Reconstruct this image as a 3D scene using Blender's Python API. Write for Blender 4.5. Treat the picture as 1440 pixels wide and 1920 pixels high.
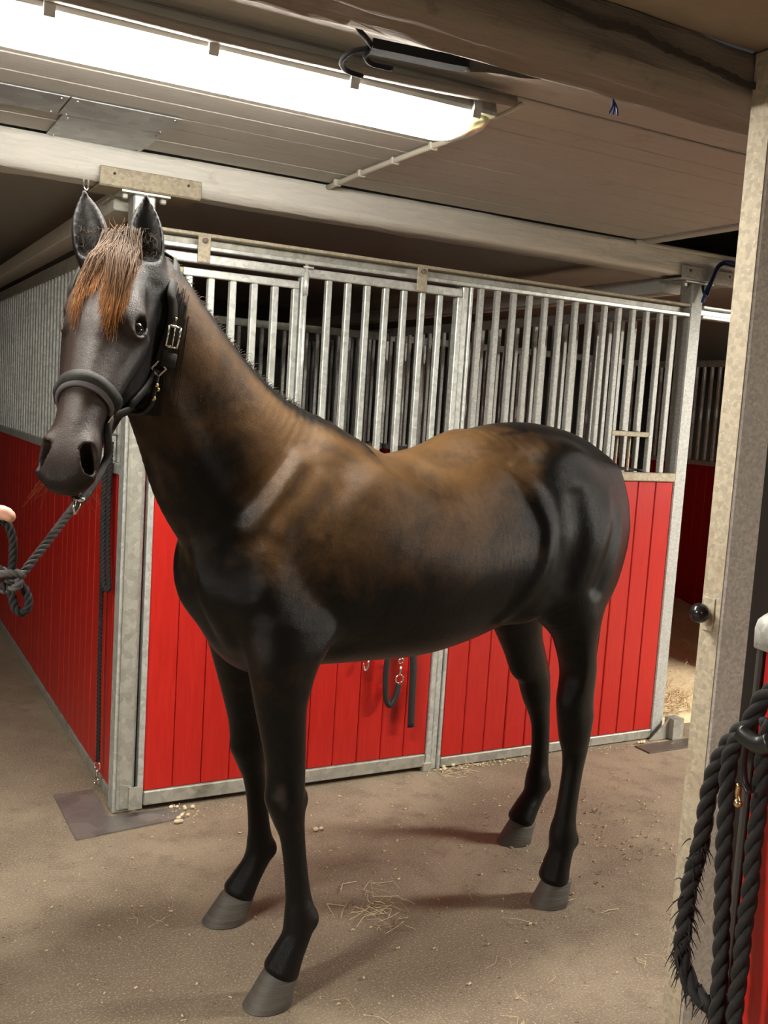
import bpy, bmesh, math, random
import numpy as np
from mathutils import Vector, Matrix
random.seed(7); np.random.seed(7)
for _o in list(bpy.data.objects): bpy.data.objects.remove(_o, do_unlink=True)
SC = bpy.context.scene
COL = SC.collection
# ------------------------------------------------------------------ camera
# world: X along the stall front, Y away from the viewer, Z up; origin at the stall's corner post
CAM_POS = Vector((-0.94098815, -3.61795652, 1.6))
cam_data = bpy.data.cameras.new('camera'); cam = bpy.data.objects.new('camera', cam_data); COL.objects.link(cam)
cam.matrix_world = Matrix(((0.87612034, -0.00453386, -0.48207115, CAM_POS.x),
                           (-0.47794174, 0.12276658, -0.86977012, CAM_POS.y),
                           (0.06312564, 0.99242522, 0.10539138, CAM_POS.z), (0, 0, 0, 1)))
cam_data.sensor_fit = 'VERTICAL'; cam_data.sensor_height = 24.0; cam_data.lens = 24.0 * 1855.0 / 1920.0
cam_data.clip_start = 0.05; cam_data.clip_end = 100
SC.camera = cam
# ------------------------------------------------------------------ world, exposure
world = bpy.data.worlds.new('world'); SC.world = world; world.use_nodes = True
_bg = world.node_tree.nodes['Background']; _bg.inputs[0].default_value = (0.9, 0.92, 1.0, 1); _bg.inputs[1].default_value = 0.02
SC.view_settings.view_transform = 'Standard'; SC.view_settings.look = 'None'
SC.view_settings.gamma = 1.0; SC.view_settings.use_curve_mapping = False
SC.view_settings.exposure = 0.92
# radiance of the three lamps (the one in view, the next one along the aisle, the one in the cross passage)
LAMP_MAIN, LAMP_AISLE, LAMP_PASSAGE, LAMP_REAR = 40.0, 215.0, 100.0, 30.0
LAMP_COLOR = (1.0, 0.95, 0.85)

# ------------------------------------------------------------------ helpers
def link(o, parent=None):
    COL.objects.link(o)
    if parent is not None: o.parent = parent
    return o
def tag(o, label=None, cat=None, group=None, kind=None):
    if label: o['label'] = label
    if cat: o['category'] = cat
    if group: o['group'] = group
    if kind: o['kind'] = kind
    return o
def empty(name, loc, label=None, cat=None, group=None, kind=None, rz=0.0):
    e = bpy.data.objects.new(name, None); e.empty_display_size = 0.1
    link(e); e.location = loc; e.rotation_euler = (0, 0, rz)
    return tag(e, label, cat, group, kind)
def mesh_obj(name, verts, faces, mat, parent=None, smooth=False, loc=None):
    me = bpy.data.meshes.new(name); me.from_pydata([tuple(v) for v in verts], [], faces); me.update()
    if mat is not None: me.materials.append(mat)
    if smooth: me.polygons.foreach_set('use_smooth', [True] * len(me.polygons))
    o = bpy.data.objects.new(name, me); link(o, parent)
    if loc is not None: o.location = loc
    return o
_boxes = {}
def box_mesh(dx, dy, dz, mat, bev):
    key = (round(dx, 4), round(dy, 4), round(dz, 4), mat.name, bev)
    if key in _boxes: return _boxes[key]
    bm = bmesh.new(); bmesh.ops.create_cube(bm, size=1.0)
    bmesh.ops.scale(bm, vec=(dx, dy, dz), verts=bm.verts)
    if bev > 0:
        bmesh.ops.bevel(bm, geom=list(bm.edges), offset=min(bev, .45 * min(dx, dy, dz)), segments=1, affect='EDGES')
    me = bpy.data.meshes.new('box'); bm.to_mesh(me); bm.free(); me.materials.append(mat); _boxes[key] = me
    return me
def box(name, x0, x1, y0, y1, z0, z1, mat, parent=None, bev=0.002, rot=None):
    o = bpy.data.objects.new(name, box_mesh(x1 - x0, y1 - y0, z1 - z0, mat, bev)); link(o, parent)
    c = Vector(((x0 + x1) / 2, (y0 + y1) / 2, (z0 + z1) / 2))
    o.location = c - (parent.location if parent is not None else Vector((0, 0, 0)))
    if rot: o.rotation_euler = rot
    return o
def catmull(pts, n):
    P = np.array(pts, float); k = len(P); out = []
    E = np.vstack([2 * P[0] - P[1], P, 2 * P[-1] - P[-2]])
    for i in range(k - 1):
        p0, p1, p2, p3 = E[i], E[i + 1], E[i + 2], E[i + 3]
        for j in range(n):
            t = j / n
            out.append(.5 * ((2 * p1) + (-p0 + p2) * t + (2 * p0 - 5 * p1 + 4 * p2 - p3) * t * t + (-p0 + 3 * p1 - 3 * p2 + p3) * t ** 3))
    out.append(P[-1]); return np.array(out)
def frames(path):
    T = np.gradient(path, axis=0); T /= np.linalg.norm(T, axis=1)[:, None] + 1e-12
    ref = np.array([0, 0, 1.0]) if abs(T[0][2]) < .9 else np.array([1.0, 0, 0])
    U = np.zeros_like(T); u = ref - T[0] * (ref @ T[0]); U[0] = u / np.linalg.norm(u)
    for i in range(1, len(T)):
        u = U[i - 1] - T[i] * (U[i - 1] @ T[i]); U[i] = u / (np.linalg.norm(u) + 1e-12)
    return T, U, np.cross(T, U)
def tube_geo(path, rad, n=8, cap=True, flat=None, U=None):
    """path (k,3), rad scalar or (k,); flat=(ru,rv) makes a ribbon section"""
    path = np.array(path, float); k = len(path); T, Uf, V = frames(path)
    if U is not None: Uf = U; V = np.cross(T, Uf)
    rad = np.full(k, rad) if np.isscalar(rad) else np.array(rad)
    vs = []; fs = []
    for i in range(k):
        for j in range(n):
            a = 2 * math.pi * j / n
            ru, rv = (rad[i], rad[i]) if flat is None else (flat[0] * rad[i], flat[1] * rad[i])
            vs.append(path[i] + Uf[i] * math.cos(a) * ru + V[i] * math.sin(a) * rv)
    for i in range(k - 1):
        for j in range(n):
            b = (j + 1) % n; fs.append((i * n + j, i * n + b, (i + 1) * n + b, (i + 1) * n + j))
    if cap: fs.append(tuple(range(n - 1, -1, -1))); fs.append(tuple((k - 1) * n + j for j in range(n)))
    return vs, fs
def join_geo(parts):
    V = []; Fc = []
    for vs, fs in parts:
        o = len(V); V += list(vs); Fc += [tuple(i + o for i in f) for f in fs]
    return V, Fc
def tube(name, pts, rad, mat, parent=None, n=10, sub=6, flat=None, origin=None):
    path = catmull(pts, sub) if sub > 1 and len(pts) > 2 else np.array(pts, float)
    if not np.isscalar(rad): rad = catmull([(r, 0, 0) for r in rad], sub)[:, 0] if sub > 1 and len(pts) > 2 else rad
    org = Vector(parent.location) if parent is not None and origin is None else Vector(origin or (0, 0, 0))
    vs, fs = tube_geo(path - np.array(org), rad, n, True, flat)
    o = mesh_obj(name, vs, fs, mat, parent, True)
    if parent is None: o.location = org
    return o
def rope_geo(pts, R, pitch, strands=3, n=7, sub=None):
    """twisted rope: helical strands laid round a path"""
    c = catmull(pts, 24); seg = np.linalg.norm(np.diff(c, axis=0), axis=1); L = np.concatenate([[0], np.cumsum(seg)])
    m = max(8, int(L[-1] / (pitch / 14))); t = np.linspace(0, L[-1], m)
    path = np.stack([np.interp(t, L, c[:, i]) for i in range(3)], 1)
    T, U, V = frames(path); parts = []
    rs = R * .56
    for s in range(strands):
        a = 2 * math.pi * (t / pitch + s / strands)
        h = path + (U * np.cos(a)[:, None] + V * np.sin(a)[:, None]) * (R * .5)
        parts.append(tube_geo(h, rs, n))
    return join_geo(parts)
def ring_geo(c, ax, R, r, n=20, m=8, sx=1.0):
    ax = np.array(ax, float) / np.linalg.norm(ax); ref = np.array([0, 0, 1.]) if abs(ax[2]) < .9 else np.array([1., 0, 0])
    u = np.cross(ax, ref); u /= np.linalg.norm(u); v = np.cross(ax, u); c = np.array(c, float)
    vs = []; fs = []
    for i in range(n):
        a = 2 * math.pi * i / n; d = u * math.cos(a) * sx + v * math.sin(a)
        dn = d / np.linalg.norm(d)
        for j in range(m):
            b = 2 * math.pi * j / m; vs.append(c + d * R + dn * math.cos(b) * r + ax * math.sin(b) * r)
    for i in range(n):
        for j in range(m):
            fs.append((i * m + j, ((i + 1) % n) * m + j, ((i + 1) % n) * m + (j + 1) % m, i * m + (j + 1) % m))
    return vs, fs
def ball_geo(c, r, n=16, m=10, sc=(1, 1, 1), ax=None):
    vs = []; fs = []; c = np.array(c, float)
    B = np.eye(3) if ax is None else np.array(ax, float)
    for i in range(m + 1):
        th = math.pi * i / m
        for j in range(n):
            ph = 2 * math.pi * j / n
            q = np.array([math.sin(th) * math.cos(ph) * sc[0], math.sin(th) * math.sin(ph) * sc[1], math.cos(th) * sc[2]]) * r
            vs.append(c + q @ B)
    for i in range(m):
        for j in range(n):
            fs.append((i * n + j, (i + 1) * n + j, (i + 1) * n + (j + 1) % n, i * n + (j + 1) % n))
    return vs, fs
def geo_obj(name, geo, mat, parent=None, smooth=True, origin=(0, 0, 0)):
    vs = [np.array(v) - np.array(origin) for v in geo[0]]
    return mesh_obj(name, vs, geo[1], mat, parent, smooth, loc=None if parent is not None else origin)

# ------------------------------------------------------------------ materials
def new_mat(name):
    m = bpy.data.materials.new(name); m.use_nodes = True; nt = m.node_tree
    return m, nt, nt.nodes['Principled BSDF']
def N(nt, t, **kw):
    n = nt.nodes.new(t)
    for k, v in kw.items():
        if k in n.inputs: n.inputs[k].default_value = v
        else: setattr(n, k, v)
    return n
def mix_col(nt, fac, a, b, mode='MIX'):
    n = nt.nodes.new('ShaderNodeMix'); n.data_type = 'RGBA'; n.blend_type = mode
    for idx, v in ((0, fac), (6, a), (7, b)):
        if hasattr(v, 'links') or isinstance(v, bpy.types.NodeSocket): nt.links.new(v, n.inputs[idx])
        else: n.inputs[idx].default_value = v if idx == 0 else (*v, 1)
    return n.outputs[2]
def ramp(nt, sock, p0, p1):
    n = nt.nodes.new('ShaderNodeMapRange'); n.inputs[1].default_value = p0; n.inputs[2].default_value = p1
    n.interpolation_type = 'SMOOTHSTEP'
    nt.links.new(sock, n.inputs[0]); return n.outputs[0]
def coords(nt, scale=(1, 1, 1), world=True):
    if world:
        g = nt.nodes.new('ShaderNodeNewGeometry'); src = g.outputs['Position']
    else:
        g = nt.nodes.new('ShaderNodeTexCoord'); src = g.outputs['Object']
    mp = nt.nodes.new('ShaderNodeMapping'); mp.inputs['Scale'].default_value = scale
    nt.links.new(src, mp.inputs[0]); return mp.outputs[0]
def noise(nt, vec, scale, detail=3, rough=.55, dist=0.0):
    n = N(nt, 'ShaderNodeTexNoise', Scale=scale, Detail=detail, Roughness=rough, Distortion=dist)
    nt.links.new(vec, n.inputs['Vector']); return n.outputs[0]
def voro(nt, vec, scale, feature='F1', out=0):
    n = N(nt, 'ShaderNodeTexVoronoi', Scale=scale); n.feature = feature
    nt.links.new(vec, n.inputs['Vector']); return n.outputs[out]
def bump(nt, bsdf, h, strength, dist):
    b = N(nt, 'ShaderNodeBump', Strength=strength, Distance=dist); nt.links.new(h, b.inputs['Height']); nt.links.new(b.outputs[0], bsdf.inputs['Normal'])
def plain(name, col, rough=.5, metal=0.0, var=.15, scale=12.0, bmp=0.0, spec=.5):
    m, nt, b = new_mat(name); v = coords(nt)
    f = noise(nt, v, scale, 4)
    c = mix_col(nt, f, tuple(x * (1 - var) for x in col), tuple(min(1, x * (1 + var)) for x in col))
    nt.links.new(c, b.inputs['Base Color']); b.inputs['Roughness'].default_value = rough; b.inputs['Metallic'].default_value = metal
    b.inputs['Specular IOR Level'].default_value = spec
    if bmp: bump(nt, b, noise(nt, v, scale * 8, 3), bmp, .002)
    return m
def galvanised(name, col=(.62, .64, .61), dirt=(.20, .17, .11), amount=.35, rough=.42, metal=.55, spang=60):
    m, nt, b = new_mat(name); v = coords(nt)
    sp = voro(nt, v, spang, out=1)                        # crystal spangle, one tint per cell
    sep = nt.nodes.new('ShaderNodeSeparateColor'); nt.links.new(sp, sep.inputs[0])
    c = mix_col(nt, sep.outputs[0], tuple(x * .82 for x in col), tuple(min(1, x * 1.15) for x in col))
    d = ramp(nt, noise(nt, v, 5.0, 6, .65), .52, .78)
    dm = N(nt, 'ShaderNodeMath', operation='MULTIPLY'); nt.links.new(d, dm.inputs[0]); dm.inputs[1].default_value = amount
    c = mix_col(nt, dm.outputs[0], c, dirt)
    fl = ramp(nt, noise(nt, v, 140.0, 2), .62, .72)
    fm = N(nt, 'ShaderNodeMath', operation='MULTIPLY'); nt.links.new(fl, fm.inputs[0]); fm.inputs[1].default_value = .35
    c = mix_col(nt, fm.outputs[0], c, (.75, .75, .70))
    nt.links.new(c, b.inputs['Base Color']); b.inputs['Metallic'].default_value = metal; b.inputs['Roughness'].default_value = rough
    bump(nt, b, noise(nt, v, 90, 3), .12, .002)
    return m
def red_paint(name):
    m, nt, b = new_mat(name); v = coords(nt); vz = coords(nt, (14, 14, 1.2))
    c = mix_col(nt, ramp(nt, noise(nt, vz, 6, 4), .3, .8), (.42, .0095, .0055), (.50, .015, .009))
    sc = ramp(nt, noise(nt, v, 28, 5, .7, 1.5), .70, .76)
    c = mix_col(nt, sc, c, (.52, .06, .04))
    nt.links.new(c, b.inputs['Base Color']); b.inputs['Roughness'].default_value = .42
    bump(nt, b, noise(nt, vz, 30, 3), .06, .002); return m
def wood_paint(name, col, chip, amount=.5, grain=(1, 14, 14), rough=.7, bstr=.5):
    m, nt, b = new_mat(name); v = coords(nt); vg = coords(nt, grain)
    g = noise(nt, vg, 7, 6, .65, .6)
    c = mix_col(nt, ramp(nt, g, .3, .75), tuple(x * .86 for x in col), col)
    ch = ramp(nt, noise(nt, v, 9, 8, .72), .56, .72)
    cm = N(nt, 'ShaderNodeMath', operation='MULTIPLY'); nt.links.new(ch, cm.inputs[0]); cm.inputs[1].default_value = amount
    c = mix_col(nt, cm.outputs[0], c, chip)
    nt.links.new(c, b.inputs['Base Color']); b.inputs['Roughness'].default_value = rough
    bump(nt, b, g, bstr, .006); return m
def floor_mat():
    m, nt, b = new_mat('worn_asphalt'); v = coords(nt)
    big = noise(nt, v, 1.3, 5, .6); mid = noise(nt, v, 9, 5, .65); fine = noise(nt, v, 150, 3, .7)
    c = mix_col(nt, ramp(nt, big, .35, .7), (.180, .140, .100), (.300, .245, .175))
    c = mix_col(nt, ramp(nt, mid, .45, .75), c, (.175, .135, .096))
    c = mix_col(nt, ramp(nt, fine, .48, .80), c, (.56, .465, .335))
    dk = ramp(nt, noise(nt, v, 55, 4, .7), .62, .70)
    c = mix_col(nt, dk, c, (.055, .042, .031))
    ch = ramp(nt, voro(nt, v, 34), .14, .10)                       # tiny chaff flecks
    chn = ramp(nt, noise(nt, v, 3.2, 3), .55, .72)
    mm = N(nt, 'ShaderNodeMath', operation='MULTIPLY'); nt.links.new(ch, mm.inputs[0]); nt.links.new(chn, mm.inputs[1])
    c = mix_col(nt, mm.outputs[0], c, (.62, .50, .34))
    nt.links.new(c, b.inputs['Base Color']); b.inputs['Roughness'].default_value = .75
    b.inputs['Specular IOR Level'].default_value = .35
    add = N(nt, 'ShaderNodeMath', operation='ADD'); nt.links.new(fine, add.inputs[0]); nt.links.new(mid, add.inputs[1])
    bump(nt, b, add.outputs[0], .55, .006); return m
def emit_mat(name, col, strength):
    m, nt, b = new_mat(name); b.inputs['Base Color'].default_value = (.9, .9, .88, 1); b.inputs['Roughness'].default_value = .4
    b.inputs['Emission Color'].default_value = (*col, 1); b.inputs['Emission Strength'].default_value = strength; return m
M_GALV = galvanised('galvanised_steel')
M_GALV_OLD = galvanised('dirty_galvanised_steel', (.40, .39, .34), (.10, .085, .055), .65, .5, .45, 40)
M_GALV_DUST = galvanised('dusty_galvanised_steel', (.42, .365, .27), (.26, .18, .10), .6, .65, .15, 90)
M_GALV_POST = galvanised('pale_galvanised_steel', (.44, .445, .42), (.30, .26, .19), .35, .6, .25, 130)
M_RED = red_paint('red_paint')
M_FLOOR = floor_mat()
M_BOARD = wood_paint('greyed_ceiling_paint', (.44, .42, .38), (.24, .21, .18), .55)
M_BEAM = wood_paint('white_beam_paint', (.80, .78, .72), (.36, .30, .24), .35, (1, 10, 10), .65, .7)
M_TIMBER = wood_paint('weathered_timber', (.25, .215, .175), (.12, .095, .075), .8, (1, 9, 9), .8, 1.0)
M_TAN = wood_paint('tan_ceiling_sheet', (.30, .235, .175), (.24, .19, .14), .4, (2, 2, 2), .7, .15)
M_SHEET = galvanised('sheet_metal', (.36, .37, .37), (.25, .24, .22), .3, .45, .6, 20)
M_DARK = plain('dark_wall', (.05, .045, .04), .9, 0, .3, 4)
M_WALL = plain('grey_plaster', (.16, .15, .135), .9, 0, .12, 5, .2)
M_BLACK = plain('black_plastic', (.012, .012, .013), .35, 0, .1)
M_ROPE = plain('black_rope', (.011, .0105, .011), .85, 0, .35, 60, .5)
M_ROPE_GREY = plain('charcoal_rope', (.075, .072, .070), .85, 0, .3, 60, .5)
M_NYLON = plain('black_webbing', (.013, .013, .014), .6, 0, .2, 60, .3)
M_LEATHER = plain('charcoal_leather', (.022, .021, .019), .6, 0, .35, 30, .3, .15)
M_PAD = plain('grey_padding', (.10, .092, .10), .7, 0, .15, 30)
M_CHROME = plain('polished_steel', (.75, .74, .70), .18, 1.0, .05)
M_BRASS = plain('brass', (.62, .50, .25), .25, 1.0, .1)
M_STRAW = plain('straw', (.62, .50, .30), .75, 0, .25, 40)
M_BLUE = plain('blue_cable', (.02, .05, .22), .45, 0, .1)
M_RUST = wood_paint('rusty_pipe', (.22, .19, .16), (.16, .10, .07), .7, (3, 20, 20), .6, .6)
M_GREYPL = plain('grey_plastic', (.42, .42, .40), .45, 0, .08)
M_CONDUIT = plain('cream_conduit', (.55, .52, .44), .55, 0, .1)
M_KNOB = plain('black_knob', (.01, .01, .012), .22, 0, .05)
# ------------------------------------------------------------------ setting
CEIL = 2.45
floor = mesh_obj('floor', [(-6, -9, 0), (9.5, -9, 0), (9.5, 8, 0), (-6, 8, 0)], [(0, 1, 2, 3)], M_FLOOR)
tag(floor, 'brown worn asphalt stable floor', kind='structure')
ceiling = empty('ceiling', (0, 0, CEIL), 'low ceiling of greyed painted boards between two beams', kind='structure')
rng = random.Random(3)
edges = [-1.76]
while edges[-1] < -0.06: edges.append(min(0.10, edges[-1] + rng.choice((.115, .14, .15, .165))))
for i in range(len(edges) - 1):
    dz = rng.uniform(0, .005)
    b = box('plank', -5.9, 2.33 + rng.uniform(-.01, .01), edges[i] + .002, edges[i + 1] - .002, CEIL + dz, CEIL + .03 + dz, M_BOARD, ceiling, .003)
box('backing_board', -5.95, 2.30, -1.76, 0.09, CEIL + .045, CEIL + .06, M_DARK, ceiling, 0)
box('end_joist', 2.335, 2.395, -1.76, 0.09, CEIL - .012, CEIL + .2, M_BOARD, ceiling, .004)
box('near_ceiling_sheet', -5.95, 9.4, -8.9, -1.945, CEIL, CEIL + .03, M_TAN, ceiling, 0)
box('far_ceiling_sheet', -5.95, 9.4, 0.11, 7.9, CEIL, CEIL + .03, M_BOARD, ceiling, 0)
box('aisle_ceiling_sheet', 3.2, 9.4, -1.76, 0.09, CEIL, CEIL + .03, M_BOARD, ceiling, 0)
box('void_lid', 2.0, 3.3, -2.2, 0.6, CEIL + .5, CEIL + .53, M_DARK, ceiling, 0)
box('void_side', 3.17, 3.195, -2.1, 0.5, CEIL + .031, CEIL + .49, M_DARK, ceiling, 0)
box('void_side', 2.31, 3.16, .165, .185, CEIL + .031, CEIL + .49, M_DARK, ceiling, 0)
box('void_side', 2.31, 3.16, -1.96, -1.94, CEIL + .031, CEIL + .49, M_DARK, ceiling, 0)
for nm, a in (('wall_back', (-6, 9.5, 7.95, 8.1, 0, 2.6)), ('wall_front', (-6, 9.5, -9.1, -8.95, 0, 2.6)),
              ('wall_left', (-6.1, -5.97, -8.9, 7.9, 0, 2.6)), ('wall_right', (9.42, 9.55, -8.9, 7.9, 0, 2.6))):
    tag(box(nm, *a, M_WALL, None, 0), kind='structure')

def rough_beam(name, x0, x1, y0, y1, z0, z1, mat, seed, wob=.008, nx=160, crack=None):
    """a hewn timber: section ring repeated along X with an uneven surface; crack = list of (x, z) on the near face"""
    r = np.random.RandomState(seed); xs = np.linspace(x0, x1, nx)
    sec = []
    K = 6
    for i in range(K): sec.append((y0, z0 + (z1 - z0) * (1 - i / K)))       # near face, top to bottom
    for i in range(K): sec.append((y0 + (y1 - y0) * i / K, z0))             # underside
    for i in range(K): sec.append((y1, z0 + (z1 - z0) * i / K))
    for i in range(K): sec.append((y1 - (y1 - y0) * i / K, z1))
    n = len(sec); base = r.randn(n, 12) * .5; ph = r.rand(n, 12) * 6.28
    vs = []; fs = []
    for x in xs:
        w = sum(base[:, k] * np.sin(ph[:, k] + x * (1.3 + k * 2.7)) / (1 + k * .45) for k in range(12)) * wob
        for j, (y, z) in enumerate(sec):
            dy = w[j] if j < K + 1 or 2 * K <= j < 3 * K else 0; dz = w[j] if K <= j <= 2 * K else 0
            e = .012 if j in (K, 2 * K) else 0
            yy = y + dy + (e if j == K else -e if j == 2 * K else 0); zz = z + dz * .8 + (e * .5 if e else 0)
            vs.append((x, yy, zz))
    for i in range(nx - 1):
        for j in range(n): fs.append((i * n + j, i * n + (j + 1) % n, (i + 1) * n + (j + 1) % n, (i + 1) * n + j))
    fs.append(tuple(range(n - 1, -1, -1))); fs.append(tuple((nx - 1) * n + j for j in range(n)))
    return mesh_obj(name, vs, fs, mat, None, True)
beam1 = rough_beam('trim_1', -5.9, 9.3, 0.0, 0.16, 2.325, 2.445, M_BEAM, 5, .006)
tag(beam1, 'white painted beam over the stall front', kind='structure')
beam2 = rough_beam('trim_2', -5.9, 9.3, -1.94, -1.755, 2.335, 2.447, M_TIMBER, 11, .012)
tag(beam2, 'rough greyish timber beam with a long crack', kind='structure')
# the crack: a ragged dark gash let into the near face of the timber
cr = [(.05, 2.43), (.20, 2.428), (.33, 2.415), (.42, 2.405), (.50, 2.412), (.60, 2.395), (.72, 2.385), (.82, 2.375), (.98, 2.36), (1.2, 2.352)]
cp = catmull([(x, 0, z) for x, z in cr], 8); r_ = np.random.RandomState(2)
vs = []; fs = []
for i, p in enumerate(cp):
    h = (.002 + .0055 * math.sin(math.pi * i / (len(cp) - 1)) * (.5 + r_.rand()))
    vs += [(p[0], -1.957, p[2] + h + r_.randn() * .0015), (p[0], -1.957, p[2] - h + r_.randn() * .0015), (p[0], -1.93, p[2])]
for i in range(len(cp) - 1):
    a = i * 3; b = a + 3; fs += [(a, a + 1, b + 1, b), (a + 1, a + 2, b + 2, b + 1), (a + 2, a, b, b + 2)]
fs += [(0, 2, 1), (len(vs) - 3, len(vs) - 2, len(vs) - 1)]
mesh_obj('crack', vs, fs, M_DARK, beam2)
# beam above the stall's side wall
sidebeam = box('trim_3', -0.06, 0.05, 0.17, 7.9, 2.26, 2.338, M_BEAM, None, .006); tag(sidebeam, 'pale beam running back above the side wall bars', kind='structure')
box('trim_4', 2.68, 2.80, 0.17, 7.9, 2.26, 2.338, M_BEAM, None, .006)['kind'] = 'structure'

def bar_box(name, cx, cy, z0, z1, w, d, mat, parent): return box(name, cx - w / 2, cx + w / 2, cy - d / 2, cy + d / 2, z0, z1, mat, parent, .003)
# ---- corner post with its foot plate
cpost = empty('corner_post', (0.01, 0.04, 0), 'square galvanised corner post rising to the beam beside the horse head', 'post')
box('tube', -.03, .05, 0.0, 0.08, 0.0, 2.295, M_GALV, cpost, .006)
box('guide_channel', -.022, .036, -.03, -.001, 0.02, 2.02, M_GALV_OLD, cpost, .008)
box('top_plate', -.075, .10, -.01, .10, 2.296, 2.304, M_GALV, cpost, .001)
for bx_ in (-.058, .08): box('bolt', bx_ - .011, bx_ + .011, .01, .032, 2.276, 2.295, M_GALV_OLD, cpost, .004)
br = [(-.012, -.034), (.012, -.055), (.012, -.075), (.062, -.075), (.062, -.066), (.022, -.066), (.022, -.048), (-.004, -.028)]
vs = [(x, y, z) for z in (.04, .125) for x, y in br]; n = len(br)
fs = [tuple(range(n - 1, -1, -1)), tuple(range(n, 2 * n))] + [(i, (i + 1) % n, n + (i + 1) % n, n + i) for i in range(n)]
mesh_obj('door_guide_bracket', [np.array(v) - np.array((.01, .04, 0)) for v in vs], fs, M_GALV_OLD, cpost)
fp = mesh_obj('floor_plate', [(x, y, z) for z in (.001, .007) for x, y in ((-.2, .25), (-.2, -.18), (.215, -.13), (.215, -.03), (-.05, -.03), (-.05, .25))],
              [(5, 4, 3, 2, 1, 0), (6, 7, 8, 9, 10, 11)] + [(i, (i + 1) % 6, 6 + (i + 1) % 6, 6 + i) for i in range(6)], galvanised('worn_plate', (.26, .235, .22), (.10, .06, .045), .6, .35, .5, 12))
tag(fp, 'flat L-shaped metal plate on the floor round the corner post', 'plate')
# ---- right post of the stall
rpost = empty('stall_post', (2.745, 0.04, 0), 'galvanised square post at the right end of the stall front', 'post')
box('tube', 2.705, 2.785, 0.0, 0.08, 0.0, 2.295, M_GALV_POST, rpost, .006)
box('top_plate', 2.65, 2.84, -.01, .10, 2.296, 2.304, M_GALV, rpost, .001)
for bx_ in (2.672, 2.815): box('bolt', bx_ - .011, bx_ + .011, .01, .032, 2.278, 2.295, M_GALV, rpost, .004)
blk = empty('door_stop', (2.83, -.05, 0), 'dark steel angle stop on the floor at the right post', 'door stop')
mesh_obj('stop_block', [(x - 2.83, y + .05, z) for z in (.004, .11) for x, y in ((2.79, -.07), (2.86, -.07), (2.86, -.005), (2.79, -.005))],
         [(3, 2, 1, 0), (4, 5, 6, 7)] + [(i, (i + 1) % 4, 4 + (i + 1) % 4, 4 + i) for i in range(4)], M_GALV_OLD, blk)
mesh_obj('gusset', [(x - 2.83, y + .05, z) for x, z in ((2.66, .004), (2.79, .004), (2.79, .11)) for y in (-.04, -.034)], [(0, 2, 4), (1, 5, 3), (0, 1, 3, 2), (2, 3, 5, 4), (4, 5, 1, 0)], M_GALV_OLD, blk)
fp2 = box('floor_plate', 2.53, 3.02, -.18, -.075, .001, .006, plain('brown_plate', (.10, .078, .062), .6, .2, .3, 20), None, .001)
tag(fp2, 'flat brown metal plate on the floor by the right stall post', 'plate')

# ---- overhead track
track = empty('door_track', (1.3, 0.02, 2.16), 'galvanised sliding door track along the top of the stall front', 'track')
box('back_web', .06, 2.70, .045, .05, 2.135, 2.195, M_GALV_OLD, track, .001)
box('upper_lip', .06, 2.70, -.004, .0445, 2.182, 2.195, M_GALV_DUST, track, .003)
box('lower_lip', .06, 2.70, -.004, .0445, 2.133, 2.150, M_GALV, track, .003)
track2 = empty('door_track', (3.6, 0.02, 2.16), 'galvanised door track running on past the right stall post', 'track')
box('back_web', 2.79, 5.4, .045, .05, 2.135, 2.195, M_GALV, track2, .001)
box('upper_lip', 2.79, 5.4, -.004, .0445, 2.182, 2.195, M_GALV, track2, .003)
box('lower_lip', 2.79, 5.4, -.004, .0445, 2.133, 2.150, M_GALV, track2, .003)

BW = .025
def red_boards(parent, x0, x1, z0, z1, y0, y1, w=.112, axis='x', gap=.003):
    n = max(1, round((x1 - x0) / w)); w = (x1 - x0) / n
    for i in range(n):
        a = x0 + i * w + gap / 2; b = x0 + (i + 1) * w - gap / 2; j = rng.uniform(-.0012, .0012)
        if axis == 'x': box('plank', a, b, y0 + j, y1 + j, z0, z1, M_RED, parent, .004)
        else: box('plank', y0 + j, y1 + j, a, b, z0, z1, M_RED, parent, .004)
    # dark tongue behind the joints
    if axis == 'x': box('backing', x0, x1, y1 - .004, y1 + .006, z0, z1, M_DARK, parent, 0)
    else: box('backing', y1 - .004, y1 + .006, x0, x1, z0, z1, M_DARK, parent, 0)
# ---- sliding door
door = empty('sliding_door', (.72, 0.01, 0.02), 'red boarded sliding stall door with galvanised bars above, behind the horse', 'door')
box('top_bar', .085, 1.372, -.012, .028, 2.083, 2.117, M_GALV, door, .004)
box('bottom_bar', .085, 1.345, -.014, .026, .022, .078, M_GALV_OLD, door, .004)
box('stile', .060, .082, -.012, .028, .022, 2.117, M_GALV, door, .003)
box('stile', 1.350, 1.374, -.012, .028, .012, 2.082, M_GALV, door, .003)
box('stile', .628, .655, -.012, .028, 1.356, 2.082, M_GALV, door, .003)
box('middle_rail', .083, 1.349, -.012, .028, 1.318, 1.355, M_GALV, door, .004)
red_boards(door, .083, 1.349, .079, 1.317, -.004, .018)
for i in range(7): bar_box('bar', .752 + i * .0863, .008, 1.356, 2.082, BW, BW, M_GALV, door)
box('foot_block', 1.335, 1.379, -.02, .034, .000, .040, M_GALV_OLD, door, .003)
hatch = empty('hatch', (.39, 0.008, 1.36)); hatch.parent = door; hatch.location = Vector((.39, .008, 1.36)) - door.location
def hb(name, x0, x1, z0, z1, m=M_GALV):
    o = box(name, x0, x1, -.008, .020, z0, z1, m, None, .003); o.parent = hatch; o.location = o.location - Vector((.39, .008, 1.36)); return o
hb('hatch_rail', .157, .622, 2.035, 2.064); hb('hatch_rail', .157, .622, 1.358, 1.382)
hb('hatch_stile', .598, .622, 1.383, 2.034)
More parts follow.
